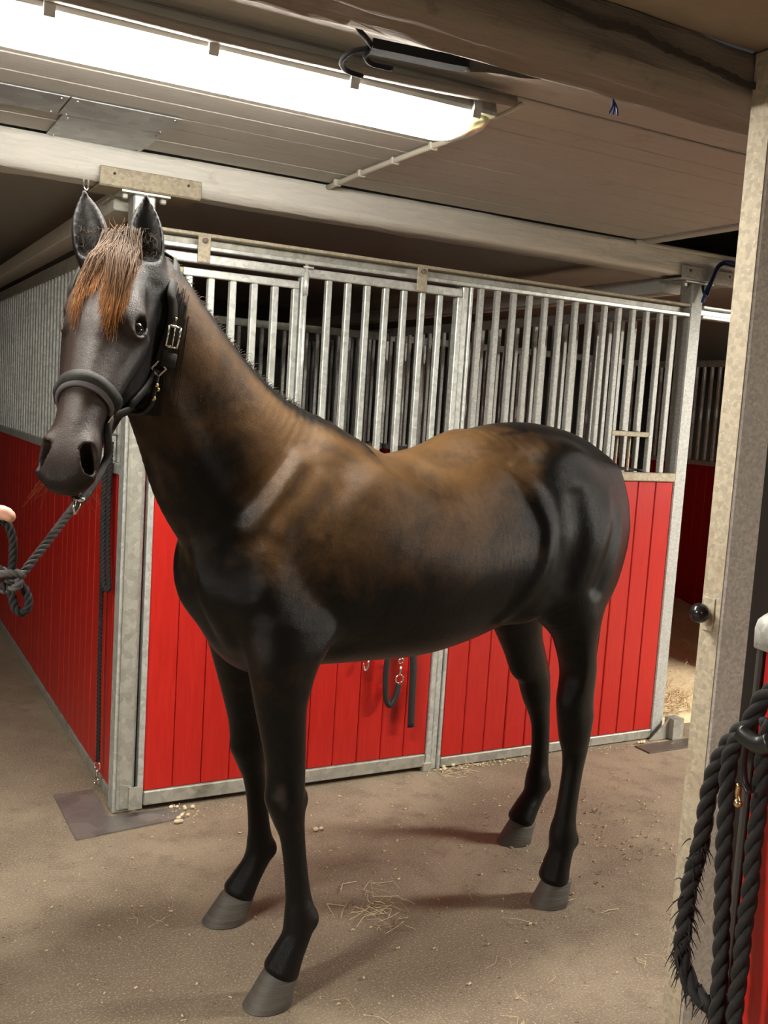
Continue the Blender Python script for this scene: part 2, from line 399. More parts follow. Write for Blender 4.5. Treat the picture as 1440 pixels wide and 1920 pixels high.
for i in range(5): hb('hatch_bar', .170 + i * .0855, .195 + i * .0855, 1.383, 2.034)
tube('bolt_rod', [(.642, -.022, 1.40), (.642, -.022, 2.13)], .007, M_GALV, door, 8, 1)
tube('bolt_sleeve', [(.642, -.022, 2.01), (.642, -.022, 2.10)], .011, M_GALV, door, 8, 1)
tube('bolt_pin', [(.625, -.03, 2.118), (.668, -.03, 2.118)], .004, M_GALV, door, 6, 1)
hp = [(.085, 2.04), (.112, 2.04), (.112, 2.055), (.150, 2.055), (.150, 2.028), (.112, 2.028), (.085, 2.032)]
box('hinge_leaf', .083, .156, -.016, -.009, 2.03, 2.062, M_GALV_DUST, door, .003)
tube('hinge_pin', [(.120, -.022, 2.000), (.120, -.022, 2.09)], .008, M_GALV_DUST, door, 8, 1)
for hx in (.23, 1.165):
    h = box('hanger', hx - .024, hx + .024, -.022, -.013, 2.085, 2.182, M_GALV_DUST, door, .003)
    bo = tube('hanger_bolt', [(hx, -.034, 2.165), (hx, -.022, 2.165)], .010, M_RUST, None, 8, 1); bo.parent = h; bo.location = -(h.location + door.location)
# ---- jamb between door and fixed panel
jamb = empty('door_jamb', (1.40, .02, 0), 'double galvanised jamb between the sliding door and the fixed bars', 'post')
box('jamb_tube', 1.382, 1.412, 0.0, .05, 0.0, 2.13, M_GALV, jamb, .004)
box('jamb_angle', 1.416, 1.430, -.006, .05, 0.0, 2.13, M_GALV, jamb, .002)
# ---- fixed stall front
panel = empty('stall_front_panel', (2.07, .01, 0.0), 'fixed red boarded stall front with bars and a feed opening behind the horse quarters', 'stall panel')
box('bottom_bar', 1.434, 2.700, -.008, .03, .004, .050, M_GALV_OLD, panel, .004)
box('cap_rail', 1.434, 2.700, -.014, .036, 1.320, 1.362, M_GALV_DUST, panel, .005)
red_boards(panel, 1.434, 2.700, .051, 1.319, .0, .022)
for i in range(14):
    x = 1.478 + i * .0867
    if i in (10, 11): bar_box('bar', x, .010, 1.560, 2.132, BW, BW, M_GALV_POST, panel)
    else: bar_box('bar', x, .010, 1.363, 2.132, BW, BW, M_GALV_POST, panel)
box('feed_opening_bar', 2.27, 2.508, -.004, .021, 1.534, 1.558, M_GALV_DUST, panel, .003)
for x in (2.345, 2.425): bar_box('feed_grid_rod', x, .04, 1.366, 1.534, .012, .012, M_GALV_DUST, panel)
box('feed_ledge', 2.20, 2.55, .04, .30, 1.366, 1.374, M_DARK, panel, .002)
# ---- stall partitions
def partition(name, label, x0, x1, y0, y1, axis, zc=1.28, ztop=2.14, step=.0867, mat=M_GALV, boards=.112):
    L0, L1 = (x0, x1) if axis == 'x' else (y0, y1)
    cx, cy = (x0 + x1) / 2, (y0 + y1) / 2
    e = empty(name, (cx, cy, 0), label, 'stall partition')
    def bx(nm, a, b, w0, w1, z0, z1, m, bev=.003):
        if axis == 'x': return box(nm, a, b, y0 + w0, y0 + w1, z0, z1, m, e, bev)
        return box(nm, x0 + w0, x0 + w1, a, b, z0, z1, m, e, bev)
    W = (y1 - y0) if axis == 'x' else (x1 - x0)
    bx('bottom_channel', L0, L1, 0, W, .0, .045, M_GALV_OLD)
    n = round((L1 - L0) / boards); w = (L1 - L0) / n
    for i in range(n):
        j = rng.uniform(-.0008, .0008)
        bx('plank', L0 + i * w + .001, L0 + (i + 1) * w - .001, .006 + j, W - .006 + j, .046, zc - .001, M_RED)
    bx('cap_rail', L0, L1, -.004, W + .004, zc, zc + .04, M_GALV)
    k = int((L1 - L0 - .06) / step)
    for i in range(k):
        a = L0 + .05 + i * step; bx('bar', a, a + BW, W / 2 - BW / 2, W / 2 + BW / 2, zc + .041, ztop, mat)
    bx('top_rail', L0, L1, -.004, W + .004, ztop, ztop + .055, M_GALV_OLD)
    return e
partition('side_partition', 'red boarded stall side wall with close-set bars running back behind the horse head', -.012, .028, .085, 4.95, 'y')
partition('stall_partition', 'red boarded partition with bars dividing the stall from the dark stall on the right', 2.725, 2.765, .085, 4.95, 'y', step=.095, mat=M_GALV_POST)
partition('back_partition', 'dim red boarded partition with bars at the back of the middle stall', .06, 2.70, 3.05, 3.09, 'x', ztop=2.10)
partition('far_partition', 'dark red partition with bars seen past the right stall post', 2.80, 5.6, 3.35, 3.39, 'x', zc=1.27, ztop=2.12)
partition('end_partition', 'dark red partition closing the far right stall', 5.62, 5.66, .10, 3.3, 'y', zc=1.27, ztop=2.12)
box('wall_stall_back', .03, 2.70, 4.96, 5.02, 0, 2.44, M_WALL, None, 0)['kind'] = 'structure'

partition('stall_front_panel', 'tall red boarded stall front added unseen beyond the right post to keep the right stall dark', 3.90, 5.6, .02, .06, 'x', zc=2.00, ztop=2.07, step=.095)  # unseen panel added here, extent and solid height chosen to block lamp light
nf = empty('dark_gap_boards', (1.6, -1.975, 0), 'dark boards added beside the big right post to stand for a dark gap', 'stall panel')
for i in range(10): box('plank', .985 + i * .125, 1.107 + i * .125, -1.99, -1.962, .0, 2.33, M_DARK, nf, .003)  # added boards, coloured dark for the shaded gap beyond the post
# ------------------------------------------------------------------ lamps
def lamp_fixture(loc, label, strength, rz=0.0, cable=True, length=1.58):
    e = empty('strip_light', loc, label, 'light fixture', 'strip lights of the stable', rz=rz)
    Lh = length / 2
    # grey housing: trapezoid section swept along x, rounded ends
    def sweep(name, sec, x0, x1, mat, endscale=.55, rnd=.05):
        xs = [x0, x0 + rnd * .35, x0 + rnd, x1 - rnd, x1 - rnd * .35, x1]; sc = [endscale, .88, 1, 1, .88, endscale]; n = len(sec); vs = []; fs = []
        for xx, k in zip(xs, sc):
            for yy, zz in sec: vs.append((xx, yy * k, zz if zz > -.03 else -.03 + (zz + .03) * k))
        for i in range(5):
            for j in range(n): fs.append((i * n + j, (i + 1) * n + j, (i + 1) * n + (j + 1) % n, i * n + (j + 1) % n))
        fs.append(tuple(range(n))); fs.append(tuple(5 * n + j for j in range(n - 1, -1, -1)))
        return mesh_obj(name, vs, fs, mat, e, False)
    sweep('housing', [(-.085, 0), (-.105, -.055), (-.105, -.066), (.105, -.066), (.105, -.055), (.085, 0)], -Lh, Lh, M_GREYPL, .9, .04)
    dm = emit_mat('lit_diffuser', LAMP_COLOR, strength)
    sweep('diffuser', [(-.098, -.067), (-.094, -.090), (-.070, -.108), (-.03, -.116), (.03, -.116), (.070, -.108), (.094, -.090), (.098, -.067)], -Lh + .075, Lh - .075, dm, .93, .02)
    cm = plain('clear_end_cap', (.75, .74, .55), .15, 0, .05); cb = cm.node_tree.nodes['Principled BSDF']; cb.inputs['Transmission Weight'].default_value = .6; cb.inputs['IOR'].default_value = 1.2
    for s in (-1, 1):
        a, b_ = (Lh - .074, Lh - .004) if s > 0 else (-Lh + .004, -Lh + .074)
        xs = np.linspace(a, b_, 6) if s > 0 else np.linspace(b_, a, 6); vs = []; fs = []
        sec = [(-.096, -.067), (-.092, -.090), (-.068, -.106), (-.03, -.113), (.03, -.113), (.068, -.106), (.092, -.090), (.096, -.067)]; n = len(sec)
        for i, xx in enumerate(xs):
            k = math.sqrt(max(.02, 1 - (i / 5.2) ** 2.4))
            for yy, zz in sec: vs.append((xx, yy * (.55 + .45 * k), -.067 + (zz + .067) * k))
        for i in range(5):
            for j in range(n): fs.append((i * n + j, (i + 1) * n + j, (i + 1) * n + (j + 1) % n, i * n + (j + 1) % n))
        fs.append(tuple(range(n))); fs.append(tuple(5 * n + j for j in range(n)))
        mesh_obj('end_cap', vs, fs, cm, e, True)
    for k in range(5):
        xx = -Lh + .075 + k * .3575
        for s in (-1, 1):
            y0 = s * .108
            mesh_obj('clip', [(xx + dx, y0 + dy * s, zz) for dx in (-.012, .012) for dy, zz in ((-.003, -.030), (.006, -.034), (.010, -.060), (.004, -.084), (-.004, -.084), (-.001, -.060))],
                     [(0, 1, 2, 3, 4, 5), (11, 10, 9, 8, 7, 6)] + [(i, (i + 1) % 6, 6 + (i + 1) % 6, 6 + i) for i in range(6)], M_GREYPL, e)
    return e
fix = lamp_fixture((-.205, -1.250, 2.448), 'lit strip light under the ceiling boards above the horse head', LAMP_MAIN)
fix2 = lamp_fixture((4.7, -2.25, 2.448), 'lit strip light farther along the aisle to the right', LAMP_AISLE)
fix3 = lamp_fixture((-2.9, -2.45, 2.448), 'lit strip light in the passage left of the viewer', LAMP_PASSAGE)

fix4 = lamp_fixture((-.9, -6.3, 2.448), 'lit strip light behind the viewer', LAMP_REAR, rz=math.radians(90))
# ---- things fixed to ceiling and beams
tag(tube('ceiling_pipe', [(-5.0, -1.375, 2.405), (-1.0, -1.375, 2.405), (-.2, -1.372, 2.402), (.30, -1.376, 2.408), (.62, -1.372, 2.425)], .014, M_RUST, None, 10, 4), 'thin rusty pipe along the ceiling beside the strip light', 'pipe')
cond = empty('cable_conduit', (.715, -.5, 2.43), 'cream cable conduit running from the strip light across the boards to the white beam', 'conduit')
tube('pipe', [(.60, -1.15, 2.425), (.70, -1.08, 2.436), (.715, -.9, 2.437), (.712, -.45, 2.437), (.722, .0, 2.437)], .010, M_CONDUIT, cond, 8, 5)
for yy in (-.80, -.55, -.30, -.10): box('clip', .700, .730, yy - .008, yy + .008, 2.424, 2.449, M_CONDUIT, cond, .003)
tag(tube('light_cable', [(.585, -1.28, 2.41), (.62, -1.275, 2.405), (.66, -1.29, 2.425), (.69, -1.31, 2.447)], .006, M_CONDUIT, None, 8, 5), 'short cable leaving the right end of the strip light', 'cable')
sh = empty('ceiling_patch', (-.4, -.3, 2.445), 'overlapping grey sheet metal patches riveted to the ceiling boards', 'metal sheet')
for q, (x0, x1, y0, y1) in enumerate(((-.348, -.012, -.50, -.292), (-1.9, -.354, -.50, -.292), (-.335, -.012, -.285, .0))):
    pl = box('sheet', x0, x1, y0, y1, 2.4435, 2.4475, M_SHEET, sh, .0005)
    for xx in (x0 + .02, (x0 + x1) / 2 if q == 1 else x1 - .02, x1 - .02):
        for yy in (y0 + .02, y1 - .02):
            rv = geo_obj('rivet', ball_geo((xx, yy, 2.443), .005, 8, 6), M_CHROME, None); rv.parent = pl; rv.location = -(pl.location + sh.location)
hk = empty('bridle_hook', (.25, -1.5, 2.40), 'black iron hook rack with curved prongs under the ceiling by the timber beam', 'hook')
bz = 2.400; M_IRON = plain('matt_black_iron', (.012, .012, .012), .85, 0, .2, 30, 0, .08)
pts = [(.092, -1.568), (.20, -1.581), (.28, -1.591), (.325, -1.601), (.34, -1.586), (.335, -1.561), (.28, -1.548), (.20, -1.540), (.105, -1.526)]
vs = [(x - .25, y + 1.5, z - 2.40) for z in (bz - .010, bz + .012) for x, y in pts]; n = len(pts)
mesh_obj('back_bar', vs, [tuple(range(n - 1, -1, -1)), tuple(range(n, 2 * n))] + [(i, (i + 1) % n, n + (i + 1) % n, n + i) for i in range(n)], M_IRON, hk)
tube('tail_strap', [(.33, -1.581, bz), (.40, -1.600, bz + .004), (.48, -1.612, bz + .006), (.58, -1.64, bz + .01)], [.014, .012, .012, .003], M_DARK, hk, 8, 5)
tube('wall_bracket', [(.30, -1.585, bz + .01), (.30, -1.66, bz + .02), (.30, -1.76, bz + .02)], .008, M_IRON, hk, 8, 4)
tube('prong', [(.10, -1.548, bz), (.066, -1.585, bz), (.03, -1.62, bz), (.004, -1.645, bz + .012)], .006, M_IRON, hk, 8, 5)
tube('prong', [(.10, -1.542, bz), (.070, -1.50, bz - .006), (.070, -1.455, bz - .014), (.100, -1.418, bz - .018), (.150, -1.405, bz - .018)], .006, M_IRON, hk, 8, 6)
tube('prong', [(.106, -1.535, bz), (.108, -1.50, bz - .006), (.14, -1.475, bz - .010), (.195, -1.470, bz - .008)], .006, M_IRON, hk, 8, 6)
tw = geo_obj('twine_tuft', join_geo([tube_geo(catmull([(.612, -1.775, 2.335), (.616 + dx, -1.778, 2.318), (.610 + dx * 2, -1.782, 2.300)], 4), .0025, 6) for dx in (-.006, 0, .007)]), M_BLUE, None, origin=(.612, -1.775, 2.335))
tag(tw, 'small blue twine tuft poking from the underside of the timber beam', 'twine')
for x0, x1, lb, mt in ((-.155, .211, 'dull steel angle plate under the white beam at the corner post', M_GALV_DUST), (2.61, 2.98, 'steel angle plate under the white beam at the right stall post', M_GALV_POST)):
    e = empty('beam_plate', ((x0 + x1) / 2, 0, 2.31), lb, 'bracket', 'steel plates under the white beam')
    box('front_flange', x0, x1, -.018, -.011, 2.308, 2.372, mt, e, .003); box('bottom_flange', x0, x1, -.0105, .16, 2.306, 2.313, mt, e, .002)
    for xx in (x0 + .05, x1 - .05):
        o = geo_obj('screw', ball_geo((xx, -.019, 2.35), .005, 8, 6), M_DARK, None); o.parent = e; o.location = -e.location
tag(tube('small_hook', [(-.20, .03, 2.325), (-.20, .02, 2.298), (-.193, .02, 2.285), (-.184, .02, 2.298), (-.184, .03, 2.325)], .004, M_CHROME, None, 8, 5), 'small bright staple hook under the white beam left of the corner post', 'hook')
tag(tube('beam_conduit', [(2.30, -.022, 2.436), (3.2, -.022, 2.438), (5.2, -.022, 2.438)], .011, M_CONDUIT, None, 10, 1), 'pale conduit on the white beam near the right stall post', 'conduit')
tag(tube('blue_cable', [(2.745, -.035, 2.205), (2.765, -.035, 2.262), (2.80, -.036, 2.33), (2.825, -.036, 2.385), (2.87, -.04, 2.412), (2.96, -.04, 2.412), (3.15, -.04, 2.414)], .010, M_BLUE, None, 10, 6), 'blue cable bundle looping from the beam to the right stall post', 'cable')
tag(tube('black_cable', [(2.74, -.03, 2.285), (2.735, -.045, 2.25), (2.757, -.05, 2.235), (2.775, -.05, 2.29), (2.80, -.05, 2.36), (2.84, -.052, 2.395), (2.90, -.052, 2.395), (3.15, -.055, 2.395)], .006, M_BLACK, None, 8, 6), 'black cable beside the blue bundle at the right stall post', 'cable')
# ------------------------------------------------------------------ implicit-surface modelling for bodies
class Field:
    def __init__(self, lo, hi, h):
        self.h = h; self.lo = np.array(lo, np.float32)
        self.n = np.ceil((np.array(hi) - np.array(lo)) / h).astype(int) + 1
        self.d = np.full(self.n, 0.5, np.float32)
    def sub(self, lo, hi):
        a = np.clip(np.floor((np.array(lo) - self.lo) / self.h).astype(int), 0, self.n - 1)
        b = np.clip(np.ceil((np.array(hi) - self.lo) / self.h).astype(int) + 1, 1, self.n)
        if np.any(b <= a): return None
        ax = [self.lo[i] + self.h * np.arange(a[i], b[i], dtype=np.float32) for i in range(3)]
        return tuple(slice(a[i], b[i]) for i in range(3)), np.meshgrid(*ax, indexing='ij', sparse=True)
    def merge(self, sl, di, k, op):
        d = self.d[sl]
        if op == 'add':
            if k > 0:
                h = np.clip(.5 + .5 * (d - di) / k, 0, 1); self.d[sl] = d + (di - d) * h - k * h * (1 - h)
            else: self.d[sl] = np.minimum(d, di)
        else:
            if k > 0:
                h = np.clip(.5 - .5 * (d + di) / k, 0, 1); self.d[sl] = d + (-di - d) * h + k * h * (1 - h)
            else: self.d[sl] = np.maximum(d, -di)
    def ell(self, c, r, axes=None, k=.03, op='add'):
        c = np.array(c, float); r = np.array(r, float); B = np.eye(3) if axes is None else np.array(axes, float)
        ext = np.sqrt(((B * r[:, None]) ** 2).sum(0)) + k + .03
        g = self.sub(c - ext, c + ext)
        if g is None: return
        sl, (X, Y, Z) = g; X = X - c[0]; Y = Y - c[1]; Z = Z - c[2]
        k0 = 0; k1 = 0
        for i in range(3):
            q = X * B[i, 0] + Y * B[i, 1] + Z * B[i, 2]; k0 = k0 + (q / r[i]) ** 2; k1 = k1 + (q / r[i] ** 2) ** 2
        k0 = np.sqrt(k0); k1 = np.sqrt(k1) + 1e-9
        self.merge(sl, (k0 * (k0 - 1) / k1).astype(np.float32), k, op)
    def tube(self, pts, up, k=.03, op='add', sub=3, cap=.7):
        """pts rows x,y,z,r_up,r_down,r_side ; up vector orients the section"""
        P = catmull(pts, sub); m = P[:, 3:].max()
        lo = (P[:, :3] - m).min(0) - k - .03; hi = (P[:, :3] + m).max(0) + k + .03
        g = self.sub(lo, hi)
        if g is None: return
        sl, _ = g; loc = np.full(tuple(s.stop - s.start for s in sl), 0.5, np.float32)
        off = np.array([s.start for s in sl]); up = np.array(up, float)
        for i in range(len(P) - 1):
            a, b = P[i, :3], P[i + 1, :3]; ab = b - a; L2 = ab @ ab
            if L2 < 1e-10: continue
            t_ = ab / math.sqrt(L2); u = up - t_ * (up @ t_); u /= np.linalg.norm(u); s_ = np.cross(t_, u)
            rm = max(P[i, 3:].max(), P[i + 1, 3:].max()) + k + .03
            gg = self.sub(np.minimum(a, b) - rm, np.maximum(a, b) + rm)
            if gg is None: continue
            s2, (X, Y, Z) = gg
            s2 = tuple(slice(max(s2[j].start - off[j], 0), s2[j].stop - off[j]) for j in range(3))
            X = X - a[0]; Y = Y - a[1]; Z = Z - a[2]
            al = X * t_[0] + Y * t_[1] + Z * t_[2]; L = math.sqrt(L2)
            t = np.clip(al / L, 0, 1); q0 = al - t * L
            qu = X * u[0] + Y * u[1] + Z * u[2]; qs = X * s_[0] + Y * s_[1] + Z * s_[2]
            ru = P[i, 3] + (P[i + 1, 3] - P[i, 3]) * t; rd = P[i, 4] + (P[i + 1, 4] - P[i, 4]) * t; rs = P[i, 5] + (P[i + 1, 5] - P[i, 5]) * t
            rv = np.where(qu > 0, ru, rd); ra = np.minimum(rv, rs) * cap
            k0 = np.sqrt((qu / rv) ** 2 + (qs / rs) ** 2 + (q0 / ra) ** 2)
            k1 = np.sqrt((qu / rv ** 2) ** 2 + (qs / rs ** 2) ** 2 + (q0 / ra ** 2) ** 2) + 1e-9
            di = (k0 * (k0 - 1) / k1).astype(np.float32)
            # thin inside values near the axis are unreliable: clamp
            di = np.maximum(di, -np.minimum(rv, rs))
            v = loc[s2]
            if v.shape != di.shape: di = di[:v.shape[0], :v.shape[1], :v.shape[2]]
            loc[s2] = np.minimum(v, di)
        self.merge(sl, loc, k, op)
    def mesh(self):
        """surface nets"""
        d = self.d; s = d < 0; nx, ny, nz = d.shape
        c = np.zeros((nx - 1, ny - 1, nz - 1), np.int8)
        for i in (0, 1):
            for j in (0, 1):
                for k in (0, 1): c += s[i:nx - 1 + i, j:ny - 1 + j, k:nz - 1 + k]
        act = (c > 0) & (c < 8); I = np.argwhere(act); idx = np.full(act.shape, -1, np.int64); idx[act] = np.arange(len(I))
        acc = np.zeros((len(I), 3)); cnt = np.zeros(len(I))
        co = [(0, 0, 0), (1, 0, 0), (0, 1, 0), (1, 1, 0), (0, 0, 1), (1, 0, 1), (0, 1, 1), (1, 1, 1)]
        val = [d[I[:, 0] + a, I[:, 1] + b, I[:, 2] + e].astype(float) for a, b, e in co]
        for p, q in ((0, 1), (2, 3), (4, 5), (6, 7), (0, 2), (1, 3), (4, 6), (5, 7), (0, 4), (1, 5), (2, 6), (3, 7)):
            A, B = val[p], val[q]; mk = (A < 0) != (B < 0); t = np.where(mk, A / np.where(mk, A - B, 1), 0)
            pp = np.array(co[p]) + t[:, None] * (np.array(co[q]) - np.array(co[p]))
            acc += pp * mk[:, None]; cnt += mk
        V = (I + acc / cnt[:, None]) * self.h + self.lo
        Fs = []
        for ax in range(3):
            o1, o2 = (ax + 1) % 3, (ax + 2) % 3
            lo = [slice(None)] * 3; hi = [slice(None)] * 3; lo[ax] = slice(0, -1); hi[ax] = slice(1, None)
            E = s[tuple(lo)] != s[tuple(hi)]; inside = s[tuple(lo)]
            Q = np.argwhere(E); Q = Q[(Q[:, o1] > 0) & (Q[:, o2] > 0) & (Q[:, o1] < d.shape[o1] - 1) & (Q[:, o2] < d.shape[o2] - 1)]
            fl = inside[Q[:, 0], Q[:, 1], Q[:, 2]]
            def g(a, b):
                R = Q.copy(); R[:, o1] -= a; R[:, o2] -= b; return idx[R[:, 0], R[:, 1], R[:, 2]]
            q = np.stack([g(1, 1), g(0, 1), g(0, 0), g(1, 0)], 1); q[~fl] = q[~fl][:, ::-1]; Fs.append(q)
        return V, np.vstack(Fs)
def np_mesh(name, V, Q, mat, parent=None):
    me = bpy.data.meshes.new(name); me.vertices.add(len(V)); me.vertices.foreach_set('co', V.astype(np.float32).ravel())
    me.loops.add(Q.size); me.loops.foreach_set('vertex_index', Q.astype(np.int32).ravel())
    me.polygons.add(len(Q)); me.polygons.foreach_set('loop_start', np.arange(0, Q.size, 4, dtype=np.int32)); me.polygons.foreach_set('loop_total', np.full(len(Q), 4, np.int32))
    me.update(calc_edges=True); me.validate(); me.polygons.foreach_set('use_smooth', [True] * len(me.polygons)); me.materials.append(mat)
    o = bpy.data.objects.new(name, me); link(o, parent); return o
def relax(V, Q, it=2, lam=.5):
    for _ in range(it):
        S = np.zeros_like(V); c = np.zeros(len(V))
        for a, b in ((0, 1), (1, 2), (2, 3), (3, 0)):
            np.add.at(S, Q[:, a], V[Q[:, b]]); np.add.at(S, Q[:, b], V[Q[:, a]]); np.add.at(c, Q[:, a], 1); np.add.at(c, Q[:, b], 1)
        V = V + lam * (S / c[:, None] - V)
    return V

# ------------------------------------------------------------------ the horse (local axes: x forward, y its left side, z up)
HO = Vector((.637, -1.08, 0)); HROT = math.atan2(-.128, -.992)
HF_, HL_ = np.array([-.992, -.128, 0]), np.array([.128, -.992, 0])
def h2w(p): return np.array(HO) + HF_ * p[0] + HL_ * p[1] + np.array([0, 0, p[2]])
def w2h(p): q = np.array(p) - np.array(HO); return np.array([q @ HF_, q @ HL_, q[2]])
# head frame: poll, A down the face, NN out of the forehead, S to its left
POLL = np.array([1.032, .072, 1.924]); HA = np.array([.364, .435, -.823]); HN = np.array([.484, .667, .567])
HA /= np.linalg.norm(HA); HN -= HA * (HN @ HA); HN /= np.linalg.norm(HN); HS = np.cross(HN, HA)
if HS @ np.array([-.796, .605, -.032]) < 0: HS = -HS
def hd(a, n, s): return POLL + HA * a + HN * n + HS * s
HB = np.stack([HA, HN, HS])
WRINKLES = [[(.565, .150, 1.44), (.610, .162, 1.385), (.655, .162, 1.325), (.70, .150, 1.265)], [(.515, .160, 1.39), (.575, .176, 1.33), (.63, .176, 1.27)],
            [(.800, .055, 1.30), (.795, .065, 1.21), (.775, .075, 1.12), (.735, .085, 1.04), (.69, .09, .98)]]
def build_horse():
    f = Field((-1.0, -.42, .03), (1.42, .46, 2.14), .005)
    UP = (0, 0, 1)
    # trunk
    f.tube([(-.62, 0, 1.26, .19, .20, .17), (-.54, 0, 1.29, .255, .26, .225), (-.42, 0, 1.29, .288, .28, .245), (-.30, 0, 1.27, .31, .29, .25),
            (-.18, 0, 1.22, .343, .295, .248), (-.05, 0, 1.185, .328, .30, .262), (.08, 0, 1.17, .310, .307, .272), (.20, 0, 1.165, .301, .302, .268),
            (.32, 0, 1.165, .330, .300, .245), (.42, 0, 1.16, .370, .295, .215), (.52, 0, 1.14, .37, .285, .185), (.63, 0, 1.12, .28, .25, .160)], UP, 0, sub=8, cap=.55)
    # breast
    f.ell((.67, .07, 1.14), (.120, .105, .16), k=.06); f.ell((.675, -.07, 1.15), (.125, .105, .17), k=.06)
    f.ell((.60, 0, .99), (.12, .14, .11), k=.06)
    # neck
    f.tube([(.42, 0, 1.27, .25, .25, .14), (.55, .0, 1.36, .235, .29, .140), (.68, .0, 1.48, .178, .265, .118), (.79, .008, 1.60, .145, .205, .095),
            (.885, .025, 1.715, .130, .160, .083), (.955, .045, 1.815, .11, .120, .074), (1.0, .055, 1.87, .085, .08, .066)], (-.70, 0, .72), .05, sub=7)
    f.tube([(.52, .0, 1.50, .025, .05, .035), (.63, .0, 1.595, .025, .04, .03), (.75, .002, 1.715, .025, .04, .026), (.87, .012, 1.835, .02, .04, .024), (.985, .045, 1.930, .015, .03, .022)], (-.7, 0, .72), .05)
    # neck/shoulder muscle bands
    for sg in (1, -1):
        f.tube([(.44, sg * .085, 1.46, .06, .06, .04), (.54, sg * .125, 1.33, .075, .075, .045), (.63, sg * .145, 1.19, .075, .075, .05), (.665, sg * .15, 1.10, .06, .06, .05)], (.8, 0, .6), .05)
        f.ell((.47, sg * .15, 1.15), (.12, .075, .17), k=.06)                 # triceps
        f.ell((.34, sg * .15, 1.22), (.13, .075, .20), k=.08)
        f.tube([(.70, sg * .07, 1.26, .04, .04, .04), (.82, sg * .055, 1.42, .04, .04, .035), (.93, sg * .06, 1.60, .04, .04, .03)], (-.7, 0, .7), .05)  # brachiocephalic
        f.tube([(.665, sg * .15, 1.11, .07, .07, .055), (.60, sg * .165, 1.03, .085, .085, .06), (.53, sg * .17, .97, .075, .075, .06)], (0, 0, 1), .05)
    # fore legs: x, y, z, front radius, back radius, side radius
    def leg(c, prof, k=.03):
        P = []
        for (x, y, z), (rf, rb, rs) in zip(c, prof): P.append((x, y, z, rf, rb, rs))
        f.tube(P, (1, 0, 0), k, sub=4)
    fz = [1.02, .95, .86, .76, .66, .60, .555, .505, .45, .37, .28, .235, .20, .16, .12, .085]
    fprof = [(.095, .10, .07), (.088, .092, .07), (.070, .074, .060), (.058, .062, .052), (.048, .055, .045), (.050, .050, .047), (.052, .047, .047), (.041, .044, .041),
             (.030, .037, .029), (.027, .035, .026), (.029, .038, .028), (.035, .044, .034), (.038, .046, .037), (.034, .041, .037), (.038, .044, .042), (.043, .050, .048)]
    xN = [.605, .615, .618, .608, .598, .594, .590, .582, .570, .558, .546, .540, .538, .548, .570, .588]
    yN = [.170, .180, .188, .192, .197, .200, .202, .203, .205, .208, .211, .213, .214, .215, .217, .218]
    xF = [.565, .560, .548, .528, .508, .495, .485, .475, .462, .447, .433, .427, .424, .440, .465, .486]
    yF = [-.165, -.172, -.178, -.184, -.19, -.193, -.195, -.198, -.2, -.204, -.208, -.21, -.212, -.214, -.215, -.216]
    def away(xs_, ys_, zs_, kx):           # feet stand a little farther from the near side than the shoulders
        for i in range(len(zs_)):
            w = min(1, max(0, (1.0 - zs_[i]) / .5)); ys_[i] -= .045 * w; xs_[i] -= .045 * kx * w
    away(xN, yN, fz, .6); away(xF, yF, fz, .56)
    fprof = [(a * 1.06, b * 1.06, c * 1.06) for a, b, c in fprof]
    leg(list(zip(xN, yN, fz)), fprof, .045); leg(list(zip(xF, yF, fz)), fprof, .045)
    for xs_, ys_ in ((xN, yN), (xF, yF)):
        f.ell((xs_[2] - .045, ys_[2], .90), (.04, .045, .075), k=.03)       # elbow/forearm bulge
        f.ell((xs_[6] + .012, ys_[6], .565), (.040, .044, .036), k=.02)     # knee cap
        f.ell((xs_[6] - .045, ys_[6], .55), (.018, .022, .026), k=.02)
        f.ell((xs_[11] - .04, ys_[11], .205), (.020, .030, .026), k=.02)    # ergot
    # hindquarters
    for sg, dx in ((1, .03), (-1, -.05)):
        f.ell((-.45 + dx, sg * .13, 1.22), (.20, .125, .27), k=.06)
        f.tube([(-.60, sg * .085, 1.40, .09, .09, .08), (-.645 + dx * .5, sg * .12, 1.25, .085, .085, .085), (-.60 + dx, sg * .15, 1.10, .08, .08, .075), (-.53 + dx * 1.6, sg * .17, .98, .065, .065, .06)], (1, 0, 0), .06)
        f.ell((-.51 + dx, sg * .165, 1.20), (.12, .085, .20), k=.07)
        f.ell((-.27 + dx, sg * .165, 1.10), (.10, .075, .13), k=.06)        # stifle
        f.ell((-.33, sg * .17, 1.42), (.12, .075, .10), k=.07)              # hip
    hz = [1.10, 1.02, .94, .86, .78, .70, .655, .61, .56, .51, .45, .37, .29, .245, .21, .17, .125, .085]
    hprof = [(.15, .13, .085), (.135, .115, .08), (.105, .10, .072), (.083, .083, .062), (.066, .072, .053), (.052, .064, .046), (.050, .062, .045), (.052, .058, .046), (.049, .05, .044),
             (.038, .043, .036), (.030, .038, .029), (.028, .036, .028), (.030, .038, .030), (.038, .044, .037), (.040, .047, .040), (.034, .040, .037), (.038, .042, .042), (.042, .048, .047)]
    xHN = [-.42, -.44, -.462, -.468, -.468, -.466, -.466, -.474, -.48, -.482, -.478, -.470, -.462, -.458, -.460, -.455, -.442, -.432]
    yHN = [.145, .16, .175, .185, .19, .193, .195, .197, .198, .199, .2, .2, .2, .2, .2, .2, .2, .2]
    xHF = [-.50, -.525, -.55, -.58, -.612, -.645, -.665, -.688, -.708, -.722, -.738, -.748, -.750, -.750, -.750, -.738, -.708, -.682]
    yHF = [-.145, -.155, -.165, -.175, -.182, -.187, -.19, -.192, -.194, -.195, -.196, -.197, -.198, -.198, -.199, -.199, -.2, -.2]
